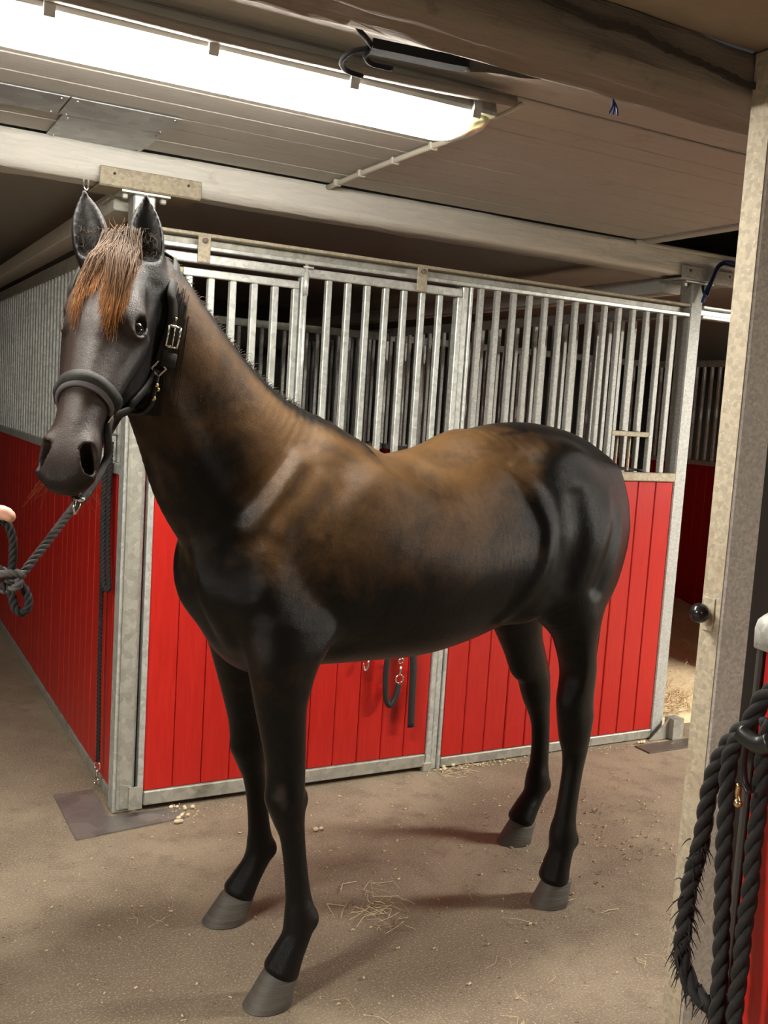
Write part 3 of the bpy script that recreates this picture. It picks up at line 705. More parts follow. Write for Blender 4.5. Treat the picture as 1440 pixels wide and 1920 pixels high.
    away(xHN, yHN, hz, 1.35); away(xHF, yHF, hz, 1.0)
    hprof = [(a * (1.1 if i > 4 else 1), b * (1.1 if i > 4 else 1) + (.014 if 1 < i < 8 else .004), c * 1.08) for i, (a, b, c) in enumerate(hprof)]
    hprofF = [(a + (.022 if 1 < i < 6 else 0), b - (.012 if 1 < i < 8 else 0), c) for i, (a, b, c) in enumerate(hprof)]
    leg(list(zip(xHN, yHN, hz)), [(a - (.030 if 1 <= i <= 4 else 0), b - (.022 if 1 <= i <= 3 else 0), c) for i, (a, b, c) in enumerate(hprof)], .05); leg(list(zip(xHF, yHF, hz)), hprofF, .05)
    for X_, Y_ in ((xHN, yHN), (xHF, yHF)):
        f.tube([(X_[4] - .055, Y_[4], .80, .022, .022, .016), (X_[6] - .058, Y_[6], .69, .02, .022, .016), (X_[7] - .050, Y_[7], .635, .022, .024, .02)], (1, 0, 0), .02)  # hock tendon and point
        f.ell((X_[14] - .042, Y_[14], .20), (.02, .03, .026), k=.02)
    # skin wrinkles at the base of the near side of the neck, breast muscle edges
    for P_ in WRINKLES: f.tube([(a, b_ - .017, c, .013, .013, .013) for a, b_, c in P_], (0, 1, 0), .045, sub=5)
    # fold of skin from hip to stifle
    for sg in (1, -1):
        f.tube([(-.16, sg * .165, 1.44, .030, .03, .025), (-.205, sg * .212, 1.36, .028, .028, .028), (-.245, sg * .226, 1.27, .024, .024, .030), (-.238, sg * .226, 1.17, .024, .024, .032), (-.19, sg * .212, 1.08, .026, .026, .030), (-.12, sg * .17, 1.00, .026, .026, .03)], (1, 0, 0), .026, sub=5)
        f.tube([(-.545, sg * .270, 1.40, .012, .012, .016), (-.53, sg * .281, 1.25, .014, .014, .018), (-.47, sg * .275, 1.08, .012, .012, .016)], (1, 0, 0), .045, 'sub', sub=5)
        f.tube([(-.335, sg * .294, 1.36, .016, .016, .02), (-.355, sg * .299, 1.24, .018, .018, .022), (-.33, sg * .288, 1.10, .016, .016, .02)], (1, 0, 0), .055, 'sub', sub=5)
    # ---- head
    def ht(pts, k, up=HN, **kw): f.tube([(*hd(a, n, s), ru, rd, rs) for a, n, s, ru, rd, rs in pts], up, k, **kw)
    def he(a, n, s, ra, rn, rs, k=.02, op='add', ax=HB): f.ell(hd(a, n, s), (ra, rn, rs), ax, k, op)
    ht([(.02, -.07, 0, .055, .07, .066), (.09, -.07, 0, .088, .08, .083), (.16, -.068, 0, .098, .08, .089), (.22, -.064, 0, .095, .075, .086), (.29, -.058, 0, .080, .06, .070),
        (.36, -.050, 0, .064, .05, .058), (.44, -.045, 0, .051, .045, .050), (.51, -.046, 0, .044, .045, .049), (.56, -.054, 0, .040, .045, .047), (.583, -.062, 0, .033, .04, .042)], .03, sub=8)
    ht([(.07, -.14, 0, .06, .06, .05), (.16, -.170, 0, .07, .06, .055), (.25, -.180, 0, .07, .052, .050), (.35, -.152, 0, .055, .060, .042), (.44, -.118, 0, .045, .046, .036), (.53, -.104, 0, .03, .030, .032)], .03, sub=8)
    for s in (1, -1):
        he(.205, -.145, s * .040, .125, .092, .040, .03)                  # cheek
        he(.170, -.014, s * .064, .055, .026, .026, .035)                 # brow
        ht([(.215, -.060, s * .085, .010, .010, .010), (.29, -.060, s * .072, .010, .010, .010), (.38, -.055, s * .052, .009, .009, .008)], .03, sub=6)  # facial crest
        he(.130, -.020, s * .100, .030, .026, .016, .03, 'sub')           # temple hollow
        eo = HS * s * .80 + HN * .60; et = HN * .80 - HS * s * .60; ec = hd(.208, -.024, s * .072)
        loop = [(*(ec + eo * (.0125 - .004 * math.cos(q) ** 2) + HA * .0260 * math.cos(q) + et * (.0205 * math.sin(q) + .001)), .0062 if math.sin(q) > 0 else .0050, .0055, .0055) for q in np.linspace(0, 2 * math.pi, 15)]
        f.tube(loop, eo + HA * .01, .007, sub=3)                                             # lids
        f.tube([(*(ec + eo * .006 + HA * .026 * math.cos(q) + et * .031 * math.sin(q)), .008, .008, .008) for q in np.linspace(.5, 2.7, 7)], eo, .016, sub=3)   # brow fold
        f.ell(ec + eo * .016, (.0220, .0170, .018), np.stack([HA, et, eo]), .004, 'sub')      # eye opening
        he(.537, -.046, s * .036, .050, .030, .024, .03)                  # nostril flare
        ht([(.505, -.020, s * .036, .008, .008, .008), (.530, -.012, s * .048, .009, .009, .008), (.556, -.020, s * .056, .009, .009, .009), (.578, -.046, s * .052, .010, .010, .009), (.572, -.066, s * .046, .010, .010, .010)], .012, sub=6)  # nostril rim
        nb = np.stack([HA * .86 - HN * .45 + HS * s * .12, HN * .62 + HA * .40 - HS * s * .60, HN * .5 + HS * s * .8 + HA * .2])
        nb[1] -= nb[0] * (nb[0] @ nb[1]) / (nb[0] @ nb[0]); nb[2] = np.cross(nb[0], nb[1]); nb /= np.linalg.norm(nb, axis=1)[:, None]
        he(.549, -.030, s * .043, .034, .0165, .032, .006, 'sub', nb)
        # ear
        e = -HA * .80 + HN * .50 + HS * (-.07 if s > 0 else -.22); e /= np.linalg.norm(e)
        od = (HN * .55 + HA * .45 + HS * (s * .35)) if s > 0 else (HN * .75 + HA * .45 + HS * (.12)); od -= e * (od @ e); od /= np.linalg.norm(od)
        b0 = hd(.025, -.035, .054 if s > 0 else -.064)
        prof = [(-.02, .032, .030), (.03, .041, .032), (.065, .043, .029), (.10, .037, .024), (.13, .025, .016), (.155, .011, .008), (.170, .004, .004)]
        f.tube([(*(b0 + e * t), dp, dp, wd) for t, wd, dp in prof], od, .02, sub=8)
        f.tube([(*(b0 + e * t + od * dp * .75), dp * .85, dp * .80, wd * .74) for t, wd, dp in prof[1:6]], od, .006, 'sub', 8)
    he(.588, -.062, 0, .022, .030, .042, .02)                             # upper lip
    he(.570, -.104, 0, .026, .022, .032, .015)                            # lower lip / chin
    he(.590, -.086, .0, .045, .0030, .06, .006, 'sub')                    # mouth line
    he(.13, .006, 0, .09, .02, .055, .04)
    V, Q = f.mesh()
    V = relax(V, Q, 2, .45)
    return V, Q
coat, nt, b = new_mat('dark_brown_coat')
att = N(nt, 'ShaderNodeAttribute', attribute_name='coat'); sepc = nt.nodes.new('ShaderNodeSeparateColor'); nt.links.new(att.outputs['Color'], sepc.inputs[0])
v = coords(nt, (1, 1, 1), False); vh = coords(nt, (16, 30, 30), False)
n1 = noise(nt, v, 7, 6, .68, .4); n2 = noise(nt, vh, 22, 3, .6)
mm = N(nt, 'ShaderNodeMath', operation='ADD'); nt.links.new(sepc.outputs[0], mm.inputs[0]); nt.links.new(n1, mm.inputs[1])
brown_f = ramp(nt, mm.outputs[0], .62, 1.24)
brn = mix_col(nt, n2, (.032, .0150, .0055), (.165, .088, .032))
blk_ = mix_col(nt, n2, (.0010, .0009, .0010), (.0032, .0025, .0023))
cc = mix_col(nt, brown_f, blk_, brn)
cc = mix_col(nt, sepc.outputs[1], cc, mix_col(nt, n1, (.026, .0175, .0150), (.066, .046, .038)))      # greyed face hair, plus the painted pale patches
cc = mix_col(nt, sepc.outputs[2], cc, (.006, .006, .006))
nt.links.new(cc, b.inputs['Base Color']); b.inputs['Roughness'].default_value = .31; b.inputs['Specular IOR Level'].default_value = .20
b.inputs['Sheen Weight'].default_value = .01; b.inputs['Sheen Roughness'].default_value = .4; b.inputs['Sheen Tint'].default_value = (.7, .72, .8, 1)
hs = N(nt, 'ShaderNodeMath', operation='ADD'); nt.links.new(n2, hs.inputs[0]); nt.links.new(noise(nt, v, 55, 3), hs.inputs[1])
bump(nt, b, hs.outputs[0], .38, .005)
M_COAT = coat
M_EYE = plain('eye', (.006, .005, .006), .05, 0, .1); M_EYE.node_tree.nodes['Principled BSDF'].inputs['Coat Weight'].default_value = 1.0
def hoof_material():
    m, nt, b = new_mat('grey_hoof'); v = coords(nt, (3, 3, 60), False)
    c = mix_col(nt, noise(nt, v, 3, 4), (.035, .030, .026), (.13, .115, .095)); nt.links.new(c, b.inputs['Base Color']); b.inputs['Roughness'].default_value = .6
    bump(nt, b, noise(nt, v, 4, 3), .4, .004); return m
M_HOOF = hoof_material()
def hair_material(name, dark, light, rough=.6, power=1.0):
    m, nt, b = new_mat(name); v = coords(nt, (1, 1, 1), False)
    at = N(nt, 'ShaderNodeAttribute', attribute_name='tip'); sp = nt.nodes.new('ShaderNodeSeparateColor'); nt.links.new(at.outputs['Color'], sp.inputs[0])
    pw = N(nt, 'ShaderNodeMath', operation='POWER'); nt.links.new(sp.outputs[0], pw.inputs[0]); pw.inputs[1].default_value = power
    c = mix_col(nt, pw.outputs[0], dark, light); c = mix_col(nt, noise(nt, v, 140, 2), c, mix_col(nt, .55, c, (0, 0, 0)))
    nt.links.new(c, b.inputs['Base Color']); b.inputs['Roughness'].default_value = rough; b.inputs['Specular IOR Level'].default_value = .12; return m
M_MANE = hair_material('mane_hair', (.010, .008, .007), (.06, .040, .024))
M_FORE = hair_material('forelock_hair', (.105, .072, .050), (.46, .19, .05), .6, 2.2)
M_TAIL = hair_material('tail_hair', (.007, .006, .006), (.05, .022, .012))

horse = empty('horse', tuple(HO), 'dark brown young horse standing in the stable aisle, head turned to the viewer', 'horse', rz=HROT)
HV, HQ = build_horse()
body = np_mesh('body', HV, HQ, M_COAT, horse)
def sst(x, a, b): t = np.clip((x - a) / (b - a), 0, 1); return t * t * (3 - 2 * t)
x, y, z = HV.T
hdv = HV - POLL; ha = hdv @ HA; hn = hdv @ HN; hs_ = hdv @ HS
ishead = (ha > -.03) & (ha < .7) & (hn > -.25) & (hn < .12) & (np.abs(hs_) < .14) & (x > .93)
brown = .50 * sst(z, 1.00, 1.26) * sst(x, -.42, .06) * (1 - .55 * sst(x, .62, .78)) + .16 * sst(z, 1.34, 1.56) * sst(x, -.62, -.3)  # bleached coat brown; on the upper body it also stands for overhead light
crest = sst((z - 1.30) - (x - .35) * .42, .02, .17) * sst(x, .35, .5) * (1 - sst(x, .86, .96))
brown = np.maximum(brown, .50 * crest) + .20 * (z < .95) * sst(z, .6, .85) * sst(x, .45, .55)
_bx = np.linspace(.25, 1.0, 40); _zt = np.array([z[(np.abs(x - q) < .015)].max() for q in _bx])
dtop = np.interp(x, _bx, _zt) - z
brown = brown * np.where((x > .30) & (x < 1.0), .25 + .75 * sst(dtop, .015, .075), 1)
face = np.where(ishead, .75 * sst(hn, -.075, -.01) * sst(ha, .08, .2), 0)
brown = np.where(ishead | (z > 1.93), .10, brown)
blackm = np.where(ishead, sst(ha, .555, .60) * .6, .75 * sst(.55 - z, 0, .2)) 
def patch(px, py, r, v):            # pale patches; the knee ones paint in a light reflection
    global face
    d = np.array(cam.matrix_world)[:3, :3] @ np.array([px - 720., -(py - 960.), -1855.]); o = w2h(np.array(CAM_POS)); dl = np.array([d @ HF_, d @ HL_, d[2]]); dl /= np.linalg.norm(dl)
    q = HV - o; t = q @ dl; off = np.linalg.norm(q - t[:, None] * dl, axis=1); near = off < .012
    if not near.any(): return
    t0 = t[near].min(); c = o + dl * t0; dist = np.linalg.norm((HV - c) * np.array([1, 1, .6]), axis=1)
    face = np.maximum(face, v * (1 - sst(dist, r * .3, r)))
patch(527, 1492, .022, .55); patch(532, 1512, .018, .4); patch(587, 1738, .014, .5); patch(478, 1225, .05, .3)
ca = body.data.color_attributes.new('coat', 'FLOAT_COLOR', 'POINT')
ca.data.foreach_set('color', np.stack([np.clip(brown, 0, 1), face, blackm, np.ones(len(HV))], 1).astype(np.float32).ravel())
# eyes
for s in (1, -1):
    geo_obj('eye', ball_geo(hd(.208, -.024, s * .072) + (HS * s * .80 + HN * .60) * -.0095, .0255, 24, 16), M_EYE, horse)
# hooves
def hoof_geo(c, yaw, toe=.078, heel=.066, w=.061, H=.086):
    """c centre of coronet on the ground plane; x forward"""
    vs = []; fs = []; n = 28; rings = [(0.0, 1.0, 0.012), (.012, 1.01, .011), (.35, .90, .004), (.7, .81, -.004), (.93, .76, -.010), (1.0, .70, -.012), (1.0, .3, -.014)]
    for h, sc, dx in rings:
        for j in range(n):
            a = 2 * math.pi * j / n; ca_, sa_ = math.cos(a), math.sin(a)
            rx = toe if ca_ > 0 else heel * (.92 + .0 * h)
            px = ca_ * rx * sc + dx * 1.7 - .004; py = sa_ * w * sc * (1 - .12 * max(0, -ca_))
            zz = h * (H - .020 * (1 - ca_) * .5 - (.012 if ca_ < -.8 else 0)) if h > 0 else 0.0
            vs.append((c[0] + px * math.cos(yaw) - py * math.sin(yaw), c[1] + px * math.sin(yaw) + py * math.cos(yaw), zz + .0015))
    for i in range(len(rings) - 1):
        for j in range(n): fs.append((i * n + j, i * n + (j + 1) % n, (i + 1) * n + (j + 1) % n, (i + 1) * n + j))
    fs.append(tuple(range(n - 1, -1, -1))); fs.append(tuple((len(rings) - 1) * n + j for j in range(n)))
    return vs, fs
for c, yaw in (((.574, .173), .10), ((.480, -.261), -.06), ((-.503, .155), .12), ((-.726, -.245), -.05)):
    geo_obj('hoof', hoof_geo(c, yaw), M_HOOF, horse)
# ------------------------------------------------------------------ hair, halter and lead rope
from mathutils.bvhtree import BVHTree
_tri = [tuple(q) for q in HQ.tolist()]
BV = BVHTree.FromPolygons([tuple(p) for p in HV.tolist()], _tri)
def cast(o, d, back=True):
    h, n, i, dist = BV.ray_cast(Vector(o), Vector(d).normalized())
    return (np.array(h), np.array(n)) if h is not None else (None, None)
CM = np.array(cam.matrix_world)[:3, :3]
def face_at(px, py):
    """point and normal of the horse's hide seen at this spot (horse axes)"""
    d = CM @ np.array([px - 720., -(py - 960.), -1855.]); o = w2h(np.array(CAM_POS)); dl = np.array([d @ HF_, d @ HL_, d[2]])
    p, n = cast(o, dl)
    if p is not None and n @ dl > 0: n = -n
    return p, n
def seen(pts, off=.003):
    P = []; Nn = []
    for px, py in pts:
        p, n = face_at(px, py)
        if p is None: continue
        P.append(p + n * off); Nn.append(n)
    return np.array(P), np.array(Nn)
def skin(a, th, off=.003):
    """hide at distance a down the head axis, angle th round it (0 = front, + = its left)"""
    c = hd(a, -.07, 0); d = HN * math.cos(th) + HS * math.sin(th)
    p, n = cast(c + d * .35, -d)
    if p is None: p, n = c + d * .06, d
    if n @ d < 0: n = -n
    return p + n * off, n
def ribbon(P, Nn, w, t, sub=5, wv=None):
    P = catmull(P, sub); Nn = catmull(Nn, sub); k = len(P); T = np.gradient(P, axis=0)
    vs = []; fs = []
    for i in range(k):
        n = Nn[i] - T[i] * (Nn[i] @ T[i]) / (T[i] @ T[i]); n /= np.linalg.norm(n) + 1e-9
        s_ = np.cross(T[i], n); s_ /= np.linalg.norm(s_) + 1e-9; ww = w
        for a, b_ in ((-1, 0), (-.85, 1), (.85, 1), (1, 0), (.85, -1), (-.85, -1)): vs.append(P[i] + s_ * a * ww / 2 + n * b_ * t / 2)
    for i in range(k - 1):
        for j in range(6): fs.append((i * 6 + j, i * 6 + (j + 1) % 6, (i + 1) * 6 + (j + 1) % 6, (i + 1) * 6 + j))
    fs.append((5, 4, 3, 2, 1, 0)); fs.append(tuple((k - 1) * 6 + j for j in range(6)))
    return vs, fs
def strands(name, paths, r0, mat, parent, r1=.25):
    """many tapered hairs as one mesh, with a root-to-tip attribute"""
    V = []; Fc = []; tip = []
    for p in paths:
        k = len(p); T, U, W_ = frames(p); b = len(V)
        for i in range(k):
            t = i / (k - 1); r = r0 * (1 - (1 - r1) * t)
            for j in range(3):
                a = 2.094 * j; V.append(p[i] + (U[i] * math.cos(a) + W_[i] * math.sin(a)) * r); tip.append(t)
        for i in range(k - 1):
            for j in range(3): Fc.append((b + i * 3 + j, b + i * 3 + (j + 1) % 3, b + (i + 1) * 3 + (j + 1) % 3, b + (i + 1) * 3 + j))
    o = mesh_obj(name, V, Fc, mat, parent, True)
    at = o.data.color_attributes.new('tip', 'FLOAT_COLOR', 'POINT'); tp = np.array(tip)
    at.data.foreach_set('color', np.stack([tp, tp, tp, np.ones(len(tp))], 1).astype(np.float32).ravel()); return o
R = np.random.RandomState(4)
M_EARHAIR = hair_material('ear_hair', (.012, .009, .007), (.10, .06, .03))
# forelock
def front(a, s):
    p, n = cast(hd(a, .30, s), -HN)
    return ((p - POLL) @ HN) if p is not None else 0.0
fgrid = {}
def front_c(a, s):
    key = (round(a, 2), round(s, 2))
    if key not in fgrid: fgrid[key] = front(*key)
    return fgrid[key]
clumps = [(.245, .030, 95), (.225, .043, 75), (.215, .014, 70), (.190, .052, 60), (.232, -.046, 42), (.205, -.058, 40), (.165, -.02, 60), (.15, .03, 60), (.180, -.038, 40), (.17, .002, 40), (.11, .055, 50), (.12, -.055, 40)]
paths = []
for ca_, cs_, cnt in clumps:
    for _ in range(cnt):
        a0 = R.uniform(-.035, .03); s0 = np.clip(cs_ * .45 + R.randn() * .018, -.045, .045); ae = ca_ + R.randn() * .018; se = cs_ + R.randn() * .007
        lift = R.uniform(.004, .016); ph = R.rand() * 6.28; amp = R.uniform(.0005, .003); P_ = []
        for t in np.linspace(0, 1, 11):
            a = a0 + (ae - a0) * t; s_ = s0 + (se - s0) * (t ** 1.2) + .018 * math.sin(math.pi * t) * np.sign(cs_) * .4 + amp * math.sin(ph + t * 9)
            n_ = max(front_c(max(a, .03), s_), front_c(max(a, .0) + .02, s_) - .002) + lift * (.4 + 1.1 * math.sin(math.pi * min(1, t * 1.2 + .15))) + .003
            if a < .02: n_ += .012 * (1 - (a + .035) / .055)
            P_.append(hd(a, n_, s_))
        paths.append(np.array(P_))
for _ in range(40):                      # stray hairs standing up at the poll
    b0 = hd(R.uniform(-.02, .02), .0, R.uniform(-.035, .035)); d = -HA * .8 + HN * R.uniform(.1, .7) + HS * R.randn() * .4; L_ = R.uniform(.03, .06)
    paths.append(np.array([b0 + d * L_ * t + HN * .01 * t * t for t in np.linspace(0, 1, 6)]))
strands('forelock', paths, .0011, M_FORE, horse)
# hair tufts in the ears
paths = []
for s in (1, -1):
    e = -HA * .80 + HN * .50 + HS * (-.07 if s > 0 else -.22); e /= np.linalg.norm(e); od = HN * .6 + HA * .5 + HS * .15; b0 = hd(.025, -.035, .054 if s > 0 else -.064); wd = np.cross(e, od)
    for i in range(150):
        q = b0 + e * R.uniform(.02, .09) + wd * R.uniform(-.034, .034) + od * R.uniform(.004, .018); d = e * R.uniform(-.7, .5) + od * R.uniform(.2, .8) + HS * R.randn() * .25; L_ = R.uniform(.012, .032)
        paths.append(np.array([q + d * L_ * t for t in np.linspace(0, 1, 5)]))
strands('ear_hair', paths, .0007, M_EARHAIR, horse)
# mane
paths = []
for i in range(2600):
    x0 = R.uniform(.27, .99); c_y = np.interp(x0, [.4, .75, .87, .985], [0, .002, .012, .05])
    p, n = cast((x0, c_y + R.randn() * .010, 2.3), (0, 0, -1))
    if p is None: continue
    u = R.rand(); Ln = R.uniform(.05, .11)
    if u < .55:                          # short fuzz that stands along the crest
        d = np.array([-.55 - .3 * (x0 < .5), R.randn() * .35, .75 - .45 * (x0 < .5)]); Ln *= .42 * (.6 if x0 < .4 else 1)
        paths.append(np.array([p - n * .004 + d * Ln * t + np.array([0, -.02, -.02]) * t * t for t in np.linspace(0, 1, 5)]))
    else:                                # falls to its right side
        Ln *= 1.4; paths.append(np.array([p + np.array([-.25 * Ln * t, -.055 * math.sin(1.3 * t), .012 * math.sin(3 * t) - Ln * t * t]) for t in np.linspace(0, 1, 8)]))
for i in range(110):                     # long hair behind the cheek on the near side
    px = 334 + R.randn() * 9; q, n = face_at(px, R.uniform(540, 625))
    if q is None: continue
    Ln = R.uniform(.09, .22); P_ = []
    for t in np.linspace(0, 1, 9):
        w = q + np.array([.02 * t, 0, -Ln * t]); h, nn = cast(w + np.array([.15, .35, 0]), (-.15, -.35, 0))
        P_.append((h + nn * (.003 if nn @ np.array([.4, 1, 0]) > 0 else -.003)) if h is not None else w)
    paths.append(np.array(P_))
strands('mane', paths, .0012, M_MANE, horse)
# tail
paths = []
for i in range(420):
    a = R.rand() * 6.28; r = math.sqrt(R.rand()); ln = R.uniform(.75, 1.0); P_ = []
    for t in np.linspace(0, 1, 12):
        zz = 1.44 - (1.44 - .42) * t * ln; sp = .016 + .036 * math.sin(math.pi * min(1, t * 1.15)) ** .8
        P_.append((-.655 - .085 * min(1, t * 5) ** .7 + .02 * t + math.cos(a) * r * sp + .004 * math.sin(t * 14 + a), -.004 * min(1, t * 3) + math.sin(a) * r * sp, zz))
    paths.append(np.array(P_))
strands('tail', paths, .0028, M_TAIL, horse)
# whiskers
paths = []
for i in range(30):
    sd = 1 if R.rand() < .6 else -1; b0 = hd(R.uniform(.52, .60), R.uniform(-.11, -.045), sd * R.uniform(.02, .05)); d = HS * sd * R.uniform(.2, 1) + HA * R.uniform(.2, .9) - HN * R.uniform(-.1, .6)
    d /= np.linalg.norm(d); L_ = R.uniform(.03, .075); paths.append(np.array([b0 + d * L_ * t + np.array([0, 0, -.012]) * t * t for t in np.linspace(0, 1, 5)]))
tag(strands('whiskers', paths, .00032, M_FORE, horse), kind='stuff')

# ---- halter
halter = empty('halter', tuple(HO), 'charcoal padded halter on the horse head with metal buckles', 'halter', rz=HROT)
NA = .374
def nose_a(th): return NA + .030 * abs(th) ** 1.5 * .35
ths = np.linspace(-1.85, 1.75, 15); PN = [skin(nose_a(t), t, .0065) for t in ths]
nb_ = geo_obj('noseband', ribbon([p for p, n in PN], [n for p, n in PN], .030, .008), M_LEATHER, halter)
PN = [skin(nose_a(t) + .0145, t, .0045) for t in np.linspace(-1.5, 1.45, 15)]
geo_obj('nose_padding', ribbon([p for p, n in PN], [n for p, n in PN], .020, .009), M_PAD, halter)
ringN, nN = skin(nose_a(1.75) + .006, 1.80, .008); ringF, nF = skin(nose_a(1.75) + .006, -1.85, .008)
geo_obj('ring', ring_geo(ringN, nN, .017, .0035, 20, 8), M_CHROME, halter); geo_obj('ring', ring_geo(ringF, nF, .017, .0035, 20, 8), M_CHROME, halter)
geo_obj('brass_stud', ball_geo(ringN + HN * .022 + nN * .003, .005, 10, 8), M_BRASS, halter)
# cheek strap, near side as seen, far side mirrored
cheek_px = [(236, 768), (243, 758), (255, 745), (270, 727), (284, 708), (291, 692)]
Pc, Nc = seen(cheek_px, .005)
Pc = np.vstack([[ringN + nN * .002], Pc]); Nc = np.vstack([[nN], Nc])
geo_obj('cheek_strap', ribbon(Pc, Nc, .026, .007), M_LEATHER, halter)
def mirror(P): return np.array([POLL + HA * ((p - POLL) @ HA) + HN * ((p - POLL) @ HN) - HS * ((p - POLL) @ HS) for p in P])
def mirror_d(P): return np.array([HA * (p @ HA) + HN * (p @ HN) - HS * (p @ HS) for p in P])
if len(Pc) > 2: geo_obj('cheek_strap', ribbon(mirror(Pc), mirror_d(Nc), .026, .007), M_LEATHER, halter)
r2, n2_ = face_at(295, 690)
if r2 is not None:
    geo_obj('square_ring', ring_geo(r2 + n2_ * .007, n2_, .019, .0038, 4, 8), M_CHROME, halter)
# crown strap: up behind the cheek and over the poll
crown_px = [(297, 676), (304, 655), (313, 632), (320, 605), (322, 575), (319, 548)]
Pk, Nk = seen(crown_px, .006)
def crown_over():
    P_ = []; N_ = []
    for th in np.linspace(1.9, 0.0, 7):
        c = hd(-.012, -.105, 0); d = HN * math.cos(th) * .72 - HA * math.cos(th) * .69 + HS * math.sin(th)
        p, n = cast(c + d * .3, -d)
        if p is None: continue
        if n @ d < 0: n = -n
        P_.append(p + n * .005); N_.append(n)
    return P_, N_
Po, No = crown_over()
Pall = np.vstack([Pk, Po[2:]]) if len(Po) > 3 else Pk; Nall = np.vstack([Nk, No[2:]]) if len(Po) > 3 else Nk
geo_obj('crown_strap', ribbon(Pall, Nall, .025, .006), M_LEATHER, halter); geo_obj('crown_strap', ribbon(mirror(Pall), mirror_d(Nall), .025, .006), M_LEATHER, halter)
bk, bn = face_at(321, 631)
if bk is not None:
    up_ = Pk[-1] - Pk[0]; up_ = up_ - bn * (up_ @ bn); up_ /= np.linalg.norm(up_); sd = np.cross(up_, bn)
    c = bk + bn * .012; pts = [c + up_ * u * .024 + sd * v * .0145 for u, v in ((1, 1), (1, -1), (-1, -1), (-1, 1), (1, 1))]
    geo_obj('buckle', join_geo([tube_geo(np.array([pts[i], pts[i + 1]]), .0032, 8) for i in range(4)] + [tube_geo(np.array([c + up_ * .024, c - up_ * .022 + bn * .003]), .002, 6)]), M_CHROME, halter)
    geo_obj('rivet', ball_geo(bk + up_ * .042 + bn * .008, .0045, 10, 8), M_BRASS, halter)
    geo_obj('strap_keeper', ribbon([c - up_ * .055 + sd * .018 - bn * .004, c - up_ * .055 - bn * .001, c - up_ * .055 - sd * .018 - bn * .004], [bn] * 3, .035, .008), M_LEATHER, halter)
# throat strap with brass snap
t0, tn = face_at(291, 705); t1, _ = face_at(284, 735); t2, _ = face_at(277, 762)
if t0 is not None and t1 is not None and t2 is not None:
    geo_obj('throat_strap', tube_geo(catmull([t0 + tn * .010, t1 + tn * .012, t2 + tn * .010, t2 + HA * .01 - HN * .02 - HS * .035, mirror([t2])[0] - HN * .01, mirror([t1])[0], mirror([t0])[0]], 6), .006, 8), M_NYLON, halter)
    geo_obj('brass_snap', join_geo([ball_geo(t0 * .45 + t1 * .55 + tn * .016, .006, 10, 8), ball_geo(t0 * .2 + t1 * .8 + tn * .016 + HS * .006, .005, 10, 8), ball_geo(t2 * .4 + t1 * .6 + tn * .018, .006, 10, 8)]), M_BRASS, halter)
# chin strap hanging below the jaw and the lead ring
low = hd(.598, -.130, .010)
geo_obj('chin_strap', tube_geo(catmull([ringN, ringN + HA * .035 - HN * .012, hd(.465, -.148, .042), hd(.54, -.143, .03), low, hd(.54, -.143, -.02), hd(.465, -.148, -.042), ringF], 6), .009, 8, True, (1.0, .45)), M_NYLON, halter)
geo_obj('lead_ring', ring_geo(low + HA * .012, HS, .013, .003, 16, 8), M_CHROME, halter)

# ---- lead rope, hand loop
lw = h2w(low + HA * .026)
def pxw(px, py, depth): 
    d = CM @ np.array([px - 720., -(py - 960.), -1855.]) / 1855.; return np.array(CAM_POS) + d * depth
lead = empty('lead_rope', tuple(lw), 'dark grey twisted lead rope from the halter to the hand, knotted in a loop', 'rope')
rope_start = pxw(149, 936, 2.10); lo_ = np.array(lead.location)
geo_obj('snap_hook', join_geo([tube_geo(catmull([lw - lo_, (lw * .5 + rope_start * .5) + np.array([.004, 0, 0]) - lo_, rope_start - lo_], 5), .0042, 8), ring_geo(rope_start - lo_, (0, 0, 1), .0095, .005, 16, 8)]), M_CHROME, lead)
main = [pxw(148, 938, 2.10), pxw(125, 968, 2.075), pxw(95, 1008, 2.04), pxw(62, 1050, 2.0), pxw(36, 1082, 1.975), pxw(10, 1092, 1.965)]
geo_obj('rope', rope_geo([p - lo_ for p in main], .0088, .042), M_ROPE_GREY, lead)
geo_obj('rope_end_wrap', ring_geo(main[0] - lo_, main[1] - main[0], .0075, .0045, 14, 8), M_ROPE_GREY, lead)
k1 = [pxw(*p) for p in ((45, 1078, 1.962), (20, 1074, 1.955), (-8, 1082, 1.958), (-12, 1098, 1.975), (15, 1106, 1.958), (36, 1096, 1.955), (30, 1078, 1.975), (4, 1070, 1.972))]
geo_obj('knot', rope_geo([p - lo_ for p in k1], .0085, .042), M_ROPE_GREY, lead)
k2 = [pxw(*p) for p in ((12, 1092, 1.965), (40, 1098, 1.972), (52, 1118, 1.972), (52, 1140, 1.968), (40, 1149, 1.962), (27, 1138, 1.958), (20, 1112, 1.957), (2, 1096, 1.955))]
geo_obj('hanging_loop', rope_geo([p - lo_ for p in k2], .0085, .042), M_ROPE, lead)
k3 = [pxw(*p) for p in ((20, 1076, 1.96), (24, 1050, 1.957), (24, 1015, 1.955), (17, 988, 1.95), (4, 978, 1.945), (-14, 984, 1.945), (-20, 1010, 1.95), (-14, 1050, 1.957), (2, 1074, 1.962))]
geo_obj('hand_loop', rope_geo([p - lo_ for p in k3], .0085, .042), M_ROPE, lead)
